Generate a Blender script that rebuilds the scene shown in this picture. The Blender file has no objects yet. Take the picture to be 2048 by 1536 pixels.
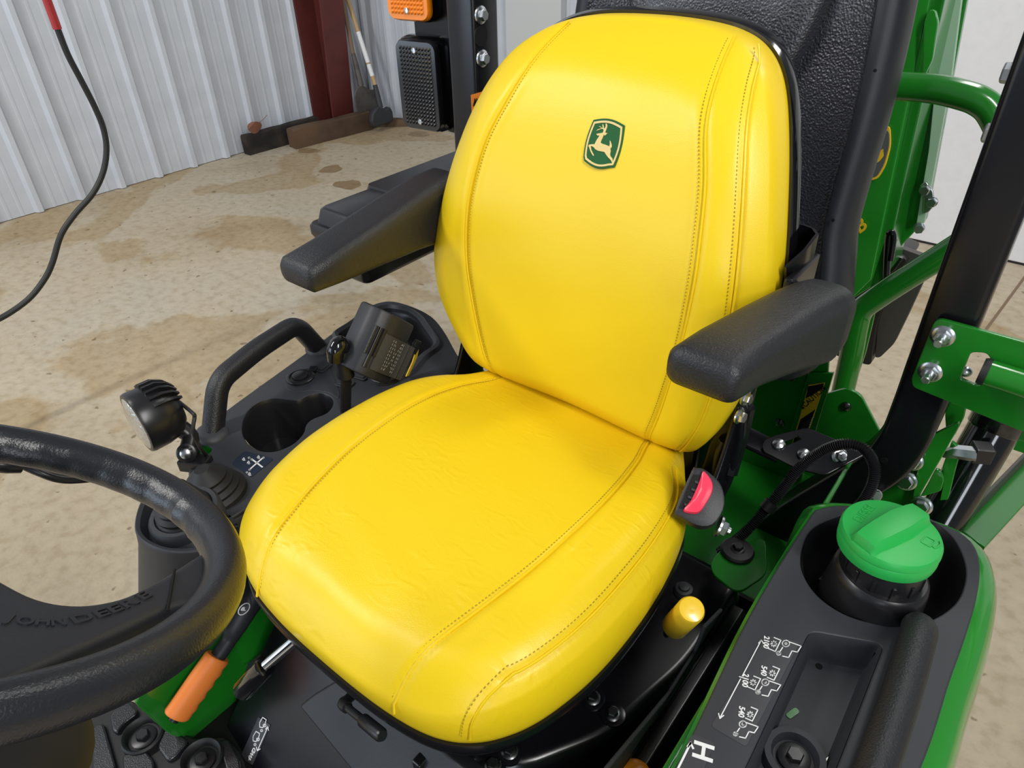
import bpy, bmesh, math, random
from mathutils import Vector, Matrix
random.seed(7)
sc = bpy.context.scene
COL = sc.collection
# ------------------------------------------------------------------ camera, world, lights, exposure
FOC = 1400.0                                   # focal length in pixels of the 2048x1536 frame
CAM = Vector((0.5215, -0.7640, 1.5798))
AX = Vector((0.7810, 0.3470, -0.5190)).normalized()      # world X seen in camera axes (right, down, forward)
AZ = Vector((-0.0200, -0.8170, -0.5760)); AZ = (AZ - AX * AX.dot(AZ)).normalized()
AY = AZ.cross(AX)
def build_camera():
    c = bpy.data.cameras.new('camera'); o = bpy.data.objects.new('camera', c); COL.objects.link(o)
    c.sensor_fit = 'HORIZONTAL'; c.sensor_width = 36.0; c.lens = 36.0 * FOC / 2048.0
    c.clip_start = 0.02; c.clip_end = 60
    right = Vector((AX[0], AY[0], AZ[0])); down = Vector((AX[1], AY[1], AZ[1])); fwd = Vector((AX[2], AY[2], AZ[2]))
    m = Matrix((right, -down, -fwd)).transposed().to_4x4(); m.translation = CAM
    o.matrix_world = m
    sc.camera = o
build_camera()
w = bpy.data.worlds.new('shop_air'); sc.world = w; w.use_nodes = True
w.node_tree.nodes['Background'].inputs[0].default_value = (0.86, 0.92, 1.0, 1)
w.node_tree.nodes['Background'].inputs[1].default_value = 0.30
def area(name, loc, target, sx, sy, power, col=(1, 1, 1)):
    l = bpy.data.lights.new(name, 'AREA'); l.shape = 'RECTANGLE'; l.size = sx; l.size_y = sy
    l.energy = power; l.color = col
    o = bpy.data.objects.new(name, l); COL.objects.link(o); o.location = loc
    o.rotation_euler = (Vector(target) - Vector(loc)).to_track_quat('-Z', 'Y').to_euler()
    return o
area('assumed_shop_light_tractor', (2.7, -1.2, 3.9), (0.1, -0.1, 0.9), 0.35, 2.4, 170, (1.0, 0.985, 0.95))  # assumed ceiling lamp out of view, set aside for the armrest shadow
area('assumed_side_door_daylight', (3.4, -5.0, 1.9), (0.0, 0.2, 1.0), 1.2, 2.2, 100, (0.86, 0.92, 1.0))  # second assumed opening, unseen; added for low light and armrest shadows
area('assumed_shop_light_wall', (-2.6, -2.2, 4.2), (-2.9, 0.2, 0), 0.4, 2.4, 170, (1.0, 0.98, 0.95))  # assumed lamp out of view, placed to graze the wall ribs
area('assumed_shop_light_door', (0.6, 2.5, 4.2), (0.6, 2.5, 0), 0.4, 2.4, 60, (1.0, 0.985, 0.95))  # unseen ceiling lamp, assumed, lights the door end
area('assumed_doorway_daylight', (-3.0, -5.2, 1.7), (0.0, 0.3, 1.1), 3.2, 2.8, 120, (0.72, 0.84, 1.0))  # assumed doorway, none modelled; area light added for blue highlights and seat sheen
vs = sc.view_settings
vs.view_transform = 'Standard'; vs.look = 'None'; vs.gamma = 1.0; vs.use_curve_mapping = False
vs.exposure = -0.50
# ------------------------------------------------------------------ measuring helper
def sight(px, py):
    d = ((px - 1024) / FOC, (py - 768) / FOC, 1.0)
    return Vector((AX[0]*d[0]+AX[1]*d[1]+AX[2]*d[2], AY[0]*d[0]+AY[1]*d[1]+AY[2]*d[2], AZ[0]*d[0]+AZ[1]*d[1]+AZ[2]*d[2]))
def at(px, py, ax, val):
    """where a sight line of the photo meets the real plane  axis = val (0 X, 1 Y, 2 Z, metres)"""
    d = sight(px, py); t = (val - CAM[ax]) / d[ax]
    return CAM + d * t
def atp(px, py, o, n):
    d = sight(px, py); o = Vector(o); n = Vector(n)
    return CAM + d * (n.dot(o - CAM) / n.dot(d))
# ------------------------------------------------------------------ materials
MATS = {}
def mat(name, col, rough=0.5, metal=0.0, coat=0.0, spec=0.5, bump=None, vary=None, coat_rough=0.1):
    """bump=(scale, strength, kind); vary=(scale, colour2, lo, hi)"""
    m = bpy.data.materials.new(name); m.use_nodes = True; nt = m.node_tree
    b = nt.nodes['Principled BSDF']
    b.inputs['Base Color'].default_value = (*col, 1); b.inputs['Roughness'].default_value = rough
    b.inputs['Metallic'].default_value = metal; b.inputs['Coat Weight'].default_value = coat
    b.inputs['Coat Roughness'].default_value = coat_rough
    b.inputs['Specular IOR Level'].default_value = spec
    tc = nt.nodes.new('ShaderNodeTexCoord')
    if vary:
        n = nt.nodes.new('ShaderNodeTexNoise'); n.inputs['Scale'].default_value = vary[0]; n.inputs['Detail'].default_value = 6
        r = nt.nodes.new('ShaderNodeValToRGB')
        r.color_ramp.elements[0].position = vary[2]; r.color_ramp.elements[1].position = vary[3]
        r.color_ramp.elements[0].color = (*col, 1); r.color_ramp.elements[1].color = (*vary[1], 1)
        nt.links.new(tc.outputs['Object'], n.inputs['Vector']); nt.links.new(n.outputs['Fac'], r.inputs['Fac'])
        nt.links.new(r.outputs['Color'], b.inputs['Base Color'])
    if bump:
        kind = bump[2] if len(bump) > 2 else 'noise'
        if kind == 'noise':
            n = nt.nodes.new('ShaderNodeTexNoise'); n.inputs['Scale'].default_value = bump[0]; n.inputs['Detail'].default_value = 3; out = n.outputs['Fac']
        else:
            n = nt.nodes.new('ShaderNodeTexVoronoi'); n.inputs['Scale'].default_value = bump[0]; n.feature = 'SMOOTH_F1'; out = n.outputs['Distance']
        nt.links.new(tc.outputs['Object'], n.inputs['Vector'])
        bp = nt.nodes.new('ShaderNodeBump'); bp.inputs['Strength'].default_value = bump[1]; bp.inputs['Distance'].default_value = 0.002
        nt.links.new(out, bp.inputs['Height']); nt.links.new(bp.outputs['Normal'], b.inputs['Normal'])
    MATS[name] = m
    return m
mat('plastic_black', (0.017, 0.018, 0.022), 0.46, spec=0.5, bump=(900, 0.12))
mat('plastic_grain', (0.014, 0.0145, 0.017), 0.42, spec=0.5, bump=(420, 0.5))
mat('leather_black', (0.018, 0.0185, 0.025), 0.40, spec=1.0, coat=0.35, coat_rough=0.3, bump=(330, 0.8, 'voronoi'))
mat('plastic_smooth', (0.012, 0.012, 0.014), 0.32)
mat('panel_grey', (0.034, 0.036, 0.043), 0.5, spec=0.45, bump=(1000, 0.15))
mat('gloss_black', (0.004, 0.004, 0.005), 0.12, coat=0.5)
mat('frame_black', (0.006, 0.006, 0.008), 0.24, spec=0.5)
mat('deep_black', (0.004, 0.004, 0.0045), 0.6, spec=0.25)
mat('rubber', (0.010, 0.010, 0.011), 0.55)
mat('rim_rubber', (0.013, 0.014, 0.017), 0.3, spec=0.6, bump=(520, 0.22))
mat('green_paint', (0.011, 0.170, 0.013), 0.2, coat=0.6, bump=(60, 0.05))
mat('green_lit', (0.018, 0.235, 0.020), 0.16, coat=0.8)  # same green paint where light strikes it, brightness put into the colour
mat('cap_green', (0.022, 0.42, 0.075), 0.42)
mat('orange_grip', (0.82, 0.22, 0.035), 0.5)
mat('orange_knob', (0.9, 0.3, 0.02), 0.3)
mat('yellow_knob', (0.80, 0.53, 0.03), 0.25, coat=0.4)
mat('red_button', (0.85, 0.045, 0.10), 0.35)
mat('zinc', (0.62, 0.64, 0.66), 0.26, metal=1.0)
mat('zinc_dark', (0.16, 0.165, 0.17), 0.3, metal=1.0)
mat('chrome', (0.75, 0.76, 0.78), 0.08, metal=1.0)
mat('steel_dull', (0.10, 0.095, 0.09), 0.5, metal=0.7)
mat('decal_white', (0.82, 0.83, 0.84), 0.5)
mat('decal_ground', (0.045, 0.046, 0.052), 0.38)
mat('decal_blue', (0.012, 0.022, 0.045), 0.35)
mat('decal_yellow', (0.80, 0.52, 0.02), 0.4)
mat('decal_orange', (0.85, 0.24, 0.02), 0.4)
mat('patch_green', (0.008, 0.105, 0.025), 0.75, bump=(1200, 0.5))
mat('thread_cream', (0.86, 0.66, 0.28), 0.7, bump=(1500, 0.6))
mat('thread_yellow', (0.40, 0.27, 0.010), 0.7)
mat('webbing', (0.034, 0.032, 0.028), 0.65, bump=(900, 0.5))
mat('wall_metal', (0.60, 0.635, 0.69), 0.38, vary=(6, (0.54, 0.575, 0.63), 0.35, 0.75))
mat('door_white', (0.74, 0.74, 0.75), 0.5, vary=(25, (0.70, 0.70, 0.71), 0.4, 0.8))
mat('trim_grey', (0.60, 0.62, 0.62), 0.5)
mat('column_red', (0.115, 0.022, 0.018), 0.5, vary=(9, (0.09, 0.018, 0.015), 0.4, 0.7))
mat('wood_dark', (0.125, 0.072, 0.038), 0.8, vary=(4, (0.045, 0.026, 0.016), 0.40, 0.75), bump=(60, 0.6))
mat('wood_char', (0.045, 0.032, 0.024), 0.85, vary=(6, (0.012, 0.010, 0.008), 0.4, 0.6), bump=(60, 0.6))
mat('wood_ash', (0.50, 0.33, 0.16), 0.6)
mat('wood_old', (0.20, 0.13, 0.08), 0.7)
mat('shovel_steel', (0.12, 0.11, 0.10), 0.55, metal=0.3, vary=(12, (0.07, 0.06, 0.055), 0.4, 0.7))
mat('spade_black', (0.03, 0.033, 0.038), 0.6)
mat('hose_black', (0.010, 0.011, 0.010), 0.5)
mat('hose_red', (0.35, 0.02, 0.02), 0.45)
mat('leaf_brown', (0.24, 0.10, 0.06), 0.8)
mat('bucket_black', (0.016, 0.014, 0.013), 0.4)
def vinyl(name, wr):
    m = mat(name, (0.85, 0.60, 0.009), 0.38, spec=0.45)
    nt = m.node_tree; b = nt.nodes['Principled BSDF']; tc = nt.nodes.new('ShaderNodeTexCoord')
    n1 = nt.nodes.new('ShaderNodeTexNoise'); n1.inputs['Scale'].default_value = 700; n1.inputs['Detail'].default_value = 2
    mp = nt.nodes.new('ShaderNodeMapping'); mp.inputs['Scale'].default_value = (34, 70, 40); mp.inputs['Rotation'].default_value = (0, 0, 0.35)
    n2 = nt.nodes.new('ShaderNodeTexNoise'); n2.noise_type = 'RIDGED_MULTIFRACTAL'; n2.inputs['Scale'].default_value = 1.0; n2.inputs['Detail'].default_value = 4; n2.inputs['Distortion'].default_value = 0.6
    n3 = nt.nodes.new('ShaderNodeTexNoise'); n3.inputs['Scale'].default_value = 7
    mm = nt.nodes.new('ShaderNodeMath'); mm.operation = 'MULTIPLY'
    rr = nt.nodes.new('ShaderNodeValToRGB'); rr.color_ramp.elements[0].position = 0.42; rr.color_ramp.elements[1].position = 0.66
    for n in (n1, n3): nt.links.new(tc.outputs['Object'], n.inputs['Vector'])
    nt.links.new(tc.outputs['Object'], mp.inputs['Vector']); nt.links.new(mp.outputs['Vector'], n2.inputs['Vector'])
    nt.links.new(n3.outputs['Fac'], rr.inputs['Fac'])
    nt.links.new(n2.outputs['Fac'], mm.inputs[0]); nt.links.new(rr.outputs['Color'], mm.inputs[1])
    b1 = nt.nodes.new('ShaderNodeBump'); b1.inputs['Strength'].default_value = 0.16; b1.inputs['Distance'].default_value = 0.001
    b2 = nt.nodes.new('ShaderNodeBump'); b2.inputs['Strength'].default_value = wr; b2.inputs['Distance'].default_value = 0.003
    nt.links.new(n1.outputs['Fac'], b1.inputs['Height']); nt.links.new(mm.outputs[0], b2.inputs['Height'])
    nt.links.new(b1.outputs['Normal'], b2.inputs['Normal']); nt.links.new(b2.outputs['Normal'], b.inputs['Normal'])
vinyl('vinyl_yellow', 0.42); vinyl('vinyl_smooth', 0.06)
def concrete():
    m = mat('concrete', (0.5, 0.42, 0.31), 0.72, spec=0.35)
    nt = m.node_tree; b = nt.nodes['Principled BSDF']; tc = nt.nodes.new('ShaderNodeTexCoord')
    def noise(s, d=6, dist=0.0):
        n = nt.nodes.new('ShaderNodeTexNoise'); n.inputs['Scale'].default_value = s; n.inputs['Detail'].default_value = d; n.inputs['Distortion'].default_value = dist
        nt.links.new(tc.outputs['Object'], n.inputs['Vector']); return n
    def ramp(n, e):
        r = nt.nodes.new('ShaderNodeValToRGB')
        while len(r.color_ramp.elements) < len(e): r.color_ramp.elements.new(0.5)
        for k, (p, c) in zip(r.color_ramp.elements, e): k.position = p; k.color = (*c, 1)
        nt.links.new(n.outputs['Fac'], r.inputs['Fac']); return r
    big = ramp(noise(0.9, 8, 0.8), [(0.34, (0.42, 0.345, 0.24)), (0.5, (0.485, 0.41, 0.30)), (0.66, (0.47, 0.415, 0.325))])
    stain = ramp(noise(1.1, 9, 0.6), [(0.53, (1, 1, 1)), (0.565, (0.84, 0.76, 0.62)), (0.72, (0.92, 0.87, 0.78))])
    fine = ramp(noise(24, 9), [(0.34, (0.87, 0.84, 0.78)), (0.5, (1, 1, 1)), (0.72, (1.08, 1.08, 1.06))])
    speck = ramp(noise(21, 2), [(0.27, (0.55, 0.50, 0.43)), (0.31, (1, 1, 1)), (1, (1, 1, 1))])
    prev = big.outputs['Color']
    for r in (stain, fine, speck):
        x = nt.nodes.new('ShaderNodeMix'); x.data_type = 'RGBA'; x.blend_type = 'MULTIPLY'; x.inputs[0].default_value = 1
        nt.links.new(prev, x.inputs[6]); nt.links.new(r.outputs['Color'], x.inputs[7]); prev = x.outputs[2]
    nt.links.new(prev, b.inputs['Base Color'])
    nb = noise(26, 10); bp = nt.nodes.new('ShaderNodeBump'); bp.inputs['Strength'].default_value = 0.55; bp.inputs['Distance'].default_value = 0.010
    nt.links.new(nb.outputs['Fac'], bp.inputs['Height']); nt.links.new(bp.outputs['Normal'], b.inputs['Normal'])
concrete()
def lens_mat(name, col, rough=0.12, sc_=110):
    m = mat(name, col, rough, coat=1.0, spec=0.8, coat_rough=0.03)
mat('lens_amber', (0.85, 0.23, 0.004), 0.3, coat=0.15, spec=0.4); mat('lens_smoke', (0.012, 0.012, 0.014), 0.16, spec=0.9)
mat('lamp_clear', (0.55, 0.57, 0.56), 0.15, metal=0.6, coat=1.0, bump=(160, 1.0, 'voronoi'))
# ------------------------------------------------------------------ mesh helpers
class MB:
    def __init__(s): s.v = []; s.f = []
    def add(s, v, f):
        k = len(s.v); s.v += [Vector(p) for p in v]; s.f += [tuple(i + k for i in q) for q in f]; return s
def frame(n, up=(0, 0, 1)):
    n = Vector(n).normalized(); up = Vector(up)
    if abs(n.dot(up)) > 0.95: up = Vector((0, 1, 0)) if abs(n.y) < 0.9 else Vector((1, 0, 0))
    u = up.cross(n).normalized(); v = n.cross(u)
    return u, v, n
def catmull(pts, k=8, closed=False):
    pts = [Vector(p) for p in pts]; n = len(pts); out = []
    rng = range(n if closed else n - 1)
    for i in rng:
        p1, p2 = pts[i], pts[(i + 1) % n]
        p0 = pts[i - 1] if (i > 0 or closed) else p1 * 2 - p2
        p3 = pts[(i + 2) % n] if (i + 2 < n or closed) else p2 * 2 - p1
        for j in range(k):
            t = j / k
            out.append(0.5 * ((2 * p1) + (p2 - p0) * t + (2 * p0 - 5 * p1 + 4 * p2 - p3) * t * t + (3 * p1 - p0 - 3 * p2 + p3) * t ** 3))
    if not closed: out.append(pts[-1])
    return out
def loft(rings, cap0=True, cap1=True, closed=True):
    v = [p for r in rings for p in r]; n = len(rings[0]); f = []
    for i in range(len(rings) - 1):
        for j in range(n if closed else n - 1):
            a = i * n + j; b = i * n + (j + 1) % n
            f.append((a, b, b + n, a + n))
    if cap0: f.append(tuple(reversed(range(n))))
    if cap1: f.append(tuple(range((len(rings) - 1) * n, len(rings) * n)))
    return v, f
def sweep(pts, sec, up=(0, 0, 1), scale=None, closed=False):
    """sec: 2D points (a along side, b along up)"""
    pts = [Vector(p) for p in pts]; n = len(pts); rings = []
    u0 = None
    for i, p in enumerate(pts):
        a = pts[i - 1] if (i > 0 or closed) else p; b = pts[(i + 1) % n] if (i < n - 1 or closed) else p
        t = (b - a).normalized()
        if u0 is None:
            u, v, _ = frame(t, up)
        else:
            u = (u0 - t * u0.dot(t)).normalized(); v = t.cross(u)
        u0 = u; s = scale[i] if scale else 1.0
        rings.append([p + u * (q[0] * s) + v * (q[1] * s) for q in sec])
    if closed:
        rings.append(rings[0]); return loft(rings, False, False)
    return loft(rings)
def circ(r, n=14): return [(r * math.cos(2 * math.pi * i / n), r * math.sin(2 * math.pi * i / n)) for i in range(n)]
def rrect(w, h, r, k=4):
    out = []
    for cx, cy, a0 in ((w/2-r, h/2-r, 0), (-w/2+r, h/2-r, 90), (-w/2+r, -h/2+r, 180), (w/2-r, -h/2+r, 270)):
        for i in range(k + 1):
            a = math.radians(a0 + 90 * i / k); out.append((cx + r * math.cos(a), cy + r * math.sin(a)))
    return out
def tube(pts, r, n=12, k=0, closed=False):
    if k: pts = catmull(pts, k, closed)
    if isinstance(r, (list, tuple)):
        m = len(pts); rs = []
        for i in range(m):
            t = i / (m - 1) * (len(r) - 1); a = min(int(t), len(r) - 2); rs.append(r[a] + (r[a+1] - r[a]) * (t - a))
        return sweep(pts, circ(1.0, n), scale=rs, closed=closed)
    return sweep(pts, circ(r, n), closed=closed)
def lathe(prof, o=(0, 0, 0), d=(0, 0, 1), n=32):
    u, v, w_ = frame(d); o = Vector(o)
    rings = [[o + w_ * z + (u * math.cos(2*math.pi*i/n) + v * math.sin(2*math.pi*i/n)) * max(r, 1e-4) for i in range(n)] for r, z in prof]
    return loft(rings)
def boxm(c, s, rot=None):
    c = Vector(c); v = []
    for z in (-.5, .5):
        for y in (-.5, .5):
            for x in (-.5, .5):
                p = Vector((x * s[0], y * s[1], z * s[2])); p = rot @ p if rot else p; v.append(c + p)
    return v, [(0, 2, 3, 1), (4, 5, 7, 6), (0, 1, 5, 4), (2, 6, 7, 3), (0, 4, 6, 2), (1, 3, 7, 5)]
def round_poly(pts, r, k=5):
    """round the corners of a closed polygon (2D or 3D)"""
    pts = [Vector(p) for p in pts]; n = len(pts); out = []
    for i in range(n):
        p = pts[i]; a = pts[i - 1] - p; b = pts[(i + 1) % n] - p
        rr = r[i] if isinstance(r, (list, tuple)) else r
        q = min(rr, a.length * .45, b.length * .45); A = p + a.normalized() * q; B = p + b.normalized() * q
        for j in range(k + 1):
            t = j / k; out.append(A * (1-t)**2 + p * 2*t*(1-t) + B * t * t)
    return out
def finish(me, m, smooth=True, angle=40):
    if m: me.materials.append(MATS[m])
    if smooth:
        me.polygons.foreach_set('use_smooth', [True] * len(me.polygons))
        try: me.set_sharp_from_angle(angle=math.radians(angle))
        except Exception: pass
def put(o, parent=None):
    COL.objects.link(o)
    if parent is not None:
        o.parent = parent
        if parent.type == 'EMPTY': o.matrix_parent_inverse = Matrix.Translation(-parent.location)
    return o
def obj(name, mb, m, parent=None, smooth=True, angle=40, bevel=None, sub=0):
    if isinstance(mb, tuple): mb = MB().add(*mb)
    me = bpy.data.meshes.new(name); me.from_pydata([tuple(p) for p in mb.v], [], mb.f)
    bm = bmesh.new(); bm.from_mesh(me); bmesh.ops.recalc_face_normals(bm, faces=bm.faces)
    if bevel:
        es = [e for e in bm.edges if len(e.link_faces) == 2 and e.calc_face_angle(0) > math.radians(30)]
        bmesh.ops.bevel(bm, geom=es, offset=bevel, segments=3, profile=0.6, affect='EDGES', clamp_overlap=True)
    ng = [f for f in bm.faces if len(f.verts) > 8]
    if ng: bmesh.ops.triangulate(bm, faces=ng, ngon_method='EAR_CLIP')
    bm.to_mesh(me); bm.free(); me.update()
    finish(me, m, smooth, angle)
    o = bpy.data.objects.new(name, me); put(o, parent)
    if sub:
        md = o.modifiers.new('subdivision', 'SUBSURF'); md.levels = sub; md.render_levels = sub
    return o
def thing(name, label, cat, loc, group=None):
    o = bpy.data.objects.new(name, None); COL.objects.link(o); o.location = Vector(loc); o.empty_display_size = 0.05
    tag(o, label, cat, group); return o
def tag(o, label=None, cat=None, group=None, kind=None):
    if label: o['label'] = label
    if cat: o['category'] = cat
    if group: o['group'] = group
    if kind: o['kind'] = kind
    return o
def curve_mesh(cu, M4):
    t = bpy.data.objects.new('tmp', cu); COL.objects.link(t)
    dg = bpy.context.evaluated_depsgraph_get(); dg.update()
    me = bpy.data.meshes.new_from_object(t.evaluated_get(dg)); me.transform(M4)
    bpy.data.objects.remove(t); bpy.data.curves.remove(cu)
    return me
def plane_frame(o, u, v):
    u = Vector(u).normalized(); v = Vector(v); v = (v - u * u.dot(v)).normalized(); n = u.cross(v)
    M4 = Matrix((u, v, n)).transposed().to_4x4(); M4.translation = Vector(o); return M4
def plate(name, outlines, M4, t, m, parent=None, bevel=0.0008, smooth=True, res=2):
    """flat plate: first outline is the border, the others holes; mid-plane at the frame's z=0"""
    cu = bpy.data.curves.new(name, 'CURVE'); cu.dimensions = '2D'; cu.fill_mode = 'BOTH'
    cu.extrude = max(t / 2 - bevel, 0.00005); cu.bevel_depth = bevel; cu.bevel_resolution = res; cu.offset = -bevel
    for ol in outlines:
        s = cu.splines.new('POLY'); s.points.add(len(ol) - 1); s.use_cyclic_u = True
        for p, q in zip(s.points, ol): p.co = (q[0], q[1], 0, 1)
    me = curve_mesh(cu, M4); me.name = name
    finish(me, m, smooth, 35)
    return put(bpy.data.objects.new(name, me), parent)
def textm(name, s, size, M4, t, m, parent=None, align='CENTER', spacing=1.0, shear=0.0):
    cu = bpy.data.curves.new(name, 'FONT'); cu.body = s; cu.size = size; cu.extrude = t / 2; cu.align_x = align; cu.align_y = 'CENTER'
    cu.space_character = spacing; cu.shear = shear; cu.offset = size * 0.022
    me = curve_mesh(cu, M4); me.name = name
    finish(me, m, False)
    return put(bpy.data.objects.new(name, me), parent)
def loc2(M4, p):
    q = M4.inverted() @ Vector(p); return (q.x, q.y)
BOLT = {}
def bolt(name, p, d, r=0.008, m='zinc', parent=None, kind='flange', stud=0.0, spin=0.3):
    """hexagon bolt or flange nut at p, its axis along d"""
    key = (kind, m, stud)
    if key not in BOLT:
        mb = MB(); fl = [(0, -0.3), (1.45, -0.3), (1.45, 0.0), (1.2, 0.14), (0.9, 0.2)]
        if kind == 'washer': fl = [(0, -0.3), (1.9, -0.3), (1.9, 0.05), (1.7, 0.14), (0.8, 0.16)]
        if kind == 'hex': fl = [(0, -0.3), (1.05, -0.3), (1.05, 0.02), (0.8, 0.04)]
        mb.add(*lathe(fl, n=24))
        hexr = [(1.0 * math.cos(math.pi/3*i), 1.0 * math.sin(math.pi/3*i)) for i in range(6)]
        mb.add(*loft([[Vector((a*s, b*s, z)) for a, b in hexr] for s, z in ((1, 0.05), (1, 0.75), (0.86, 0.92), (0.8, 0.92))]))
        if stud: mb.add(*lathe([(0, 0.8), (0.52, 0.8), (0.52, 0.8 + stud), (0.44, 0.9 + stud), (0, 0.9 + stud)], n=16))
        if kind == 'dome':
            mb = MB().add(*lathe([(0, -0.2), (1.2, -0.2), (1.2, 0.1), (1.0, 0.45), (0.6, 0.68), (0.0, 0.74)], n=24))
        me = bpy.data.meshes.new('bolt'); me.from_pydata([tuple(q) for q in mb.v], [], mb.f)
        bm = bmesh.new(); bm.from_mesh(me); bmesh.ops.recalc_face_normals(bm, faces=bm.faces); bm.to_mesh(me); bm.free()
        finish(me, m, True, 30); BOLT[key] = me
    o = bpy.data.objects.new(name, BOLT[key])
    u, v, n = frame(d); R = Matrix((u, v, n)).transposed().to_4x4() @ Matrix.Rotation(spin, 4, 'Z')
    R = R @ Matrix.Scale(r, 4)
    R.translation = Vector(p)
    put(o, parent); 
    if parent is not None and parent.type != 'EMPTY': o.matrix_parent_inverse = Matrix.Identity(4)
    o.matrix_basis = R
    return o
def interp(x, tab):
    if x <= tab[0][0]: return tab[0][1]
    for (a, fa), (b, fb) in zip(tab, tab[1:]):
        if x <= b:
            t = (x - a) / (b - a); t = t * t * (3 - 2 * t) * 0.0 + t
            return fa + (fb - fa) * t
    return tab[-1][1]
def smooth_tab(tab, k=6):
    c = catmull([(a, b, 0) for a, b in tab], k); return [(p.x, p.y) for p in c]
# ------------------------------------------------------------------ the setting
WX, EY = -4.42, 3.42
fl = obj('floor', boxm((-1.0, 0.2, -0.06), (8.4, 8.2, 0.12)), 'concrete', smooth=False)
tag(fl, kind='structure', label='tan stained concrete shop floor')
def rib_profile(n, pitch):
    prof = []
    for i in range(n):
        b = i * pitch
        prof += [(b, 0), (b + .016, .030), (b + .044, .030), (b + .060, 0)]
        for q in (.112, .186):
            prof += [(b + q, 0), (b + q + .008, .0022), (b + q + .018, .0022), (b + q + .026, 0)]
    prof.append((n * pitch, 0)); return prof
def panel_mesh(n, pitch, h):
    pr = rib_profile(n, pitch); v = []; f = []
    for (a, d) in pr: v += [(a, d, 0.0), (a, d, h)]
    for i in range(len(pr) - 1): f.append((2*i, 2*i+1, 2*i+3, 2*i+2))
    k = len(v)
    v += [(0, -.02, 0), (0, -.02, h), (n*pitch, -.02, 0), (n*pitch, -.02, h)]
    f.append((k, k+2, k+3, k+1))
    me = bpy.data.meshes.new('wall_panel'); me.from_pydata(v, [], f); finish(me, 'wall_metal', False); return me
wl = obj('wall_left', boxm((WX - .06, 0.0, 1.9), (.08, 7.0, 3.8)), 'trim_grey', smooth=False)
tag(wl, kind='structure', label='white ribbed steel wall of the shop')
PM = panel_mesh(3, .264, 3.8)
y0 = .652 - .030 - .264 * 12
for i in range(8):
    o = bpy.data.objects.new('wall_panel', PM); o.parent = wl; COL.objects.link(o)
    o.matrix_basis = Matrix.Translation((WX, y0 + i * .792, 0.004)) @ Matrix(((0, 1, 0, 0), (1, 0, 0, 0), (0, 0, 1, 0), (0, 0, 0, 1)))
wb = obj('wall_back', boxm((-1.2, EY + .06, 1.9), (6.4, .08, 3.8)), 'trim_grey', smooth=False)
tag(wb, kind='structure', label='white ribbed end wall beside the overhead door')
for i in range(3):
    o = bpy.data.objects.new('wall_panel', PM); o.parent = wb; COL.objects.link(o)
    o.matrix_basis = Matrix.Translation((WX + .02 + i * .792, EY, 0.004)) @ Matrix(((1, 0, 0, 0), (0, -1, 0, 0), (0, 0, 1, 0), (0, 0, 0, 1)))
tr = obj('trim_1', boxm((-2.62, EY - .03, 1.9), (.46, .06, 3.8)), 'trim_grey', smooth=False, bevel=.006); tag(tr, kind='structure', label='smooth grey jamb trim of the overhead door')
dr = thing('door_1', None, None, (.4, 3.30, 0)); tag(dr, kind='structure', label='white sectional overhead door')
for k, (a, b) in enumerate(((0.012, .70), (.712, 1.40), (1.412, 2.10), (2.112, 2.8))):
    obj('door_section', boxm((.55, 3.325, (a + b) / 2), (5.4, .05, b - a)), 'door_white', dr, smooth=False, bevel=.006)
obj('bottom_seal', boxm((.55, 3.325, .006), (5.4, .04, .014)), 'rubber', dr, smooth=False)
# a control joint sawn in the slab
jt = MB(); a = at(1975, 655, 2, 0.0008); b = at(2048, 556, 2, 0.0008); d = (b - a).normalized(); s = Vector((d.y, -d.x, 0)) * .006
a = a - d * 1.2; b = b + d * .15
jt.add([a - s, a + s, b + s, b - s], [(0, 1, 2, 3)])
jj = obj('joint', jt, 'wood_old', fl, smooth=False)
def stain(px, py, rx, ry, m, ang):
    c = at(px, py, 2, 0.0012); v = []; n = 26
    for i in range(n):
        t = 2 * math.pi * i / n; r = 1 + .10 * math.sin(3 * t + px) + .06 * math.sin(5 * t)
        x, y = rx * r * math.cos(t), ry * r * math.sin(t)
        v.append(c + Vector((x * math.cos(ang) - y * math.sin(ang), x * math.sin(ang) + y * math.cos(ang), 0)))
    obj('stain', (v, [tuple(range(n))]), m, fl, smooth=False)
mat('stain_brown', (0.25, 0.165, 0.08), 0.55, vary=(20, (0.32, 0.23, 0.13), .4, .7))
stain(662, 338, .075, .085, 'stain_brown', .4); stain(695, 369, .10, .08, 'stain_brown', .2)
stain(616, 301, .09, .06, 'stain_brown', .3); stain(838, 268, .09, .07, 'stain_brown', .2)
# steel column
def column():
    t = thing('steel_column', 'dark red tapered steel column against the white ribbed wall', 'column', (-4.3, 3.02, 0))
    def slab(name, x0, x1, x0t, x1t, ya, yb, h=3.7):
        v = [(x0, ya, 0.016), (x1, ya, 0.016), (x1, yb, 0.016), (x0, yb, 0.016), (x0t, ya, h), (x1t, ya, h), (x1t, yb, h), (x0t, yb, h)]
        obj(name, (v, [(0, 3, 2, 1), (4, 5, 6, 7), (0, 1, 5, 4), (1, 2, 6, 5), (2, 3, 7, 6), (3, 0, 4, 7)]), 'column_red', t, smooth=False, bevel=.003)
    slab('flange', -4.262, -4.25, -3.98, -3.968, 2.86, 3.075)
    slab('flange', -4.392, -4.38, -4.392, -4.38, 2.782, 3.0)
    slab('web', -4.38, -4.262, -4.38, -3.98, 2.955, 2.967)
    obj('base_plate', boxm((-4.32, 2.93, .009), (.145, .30, .018)), 'column_red', t, smooth=False)
column()
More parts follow.
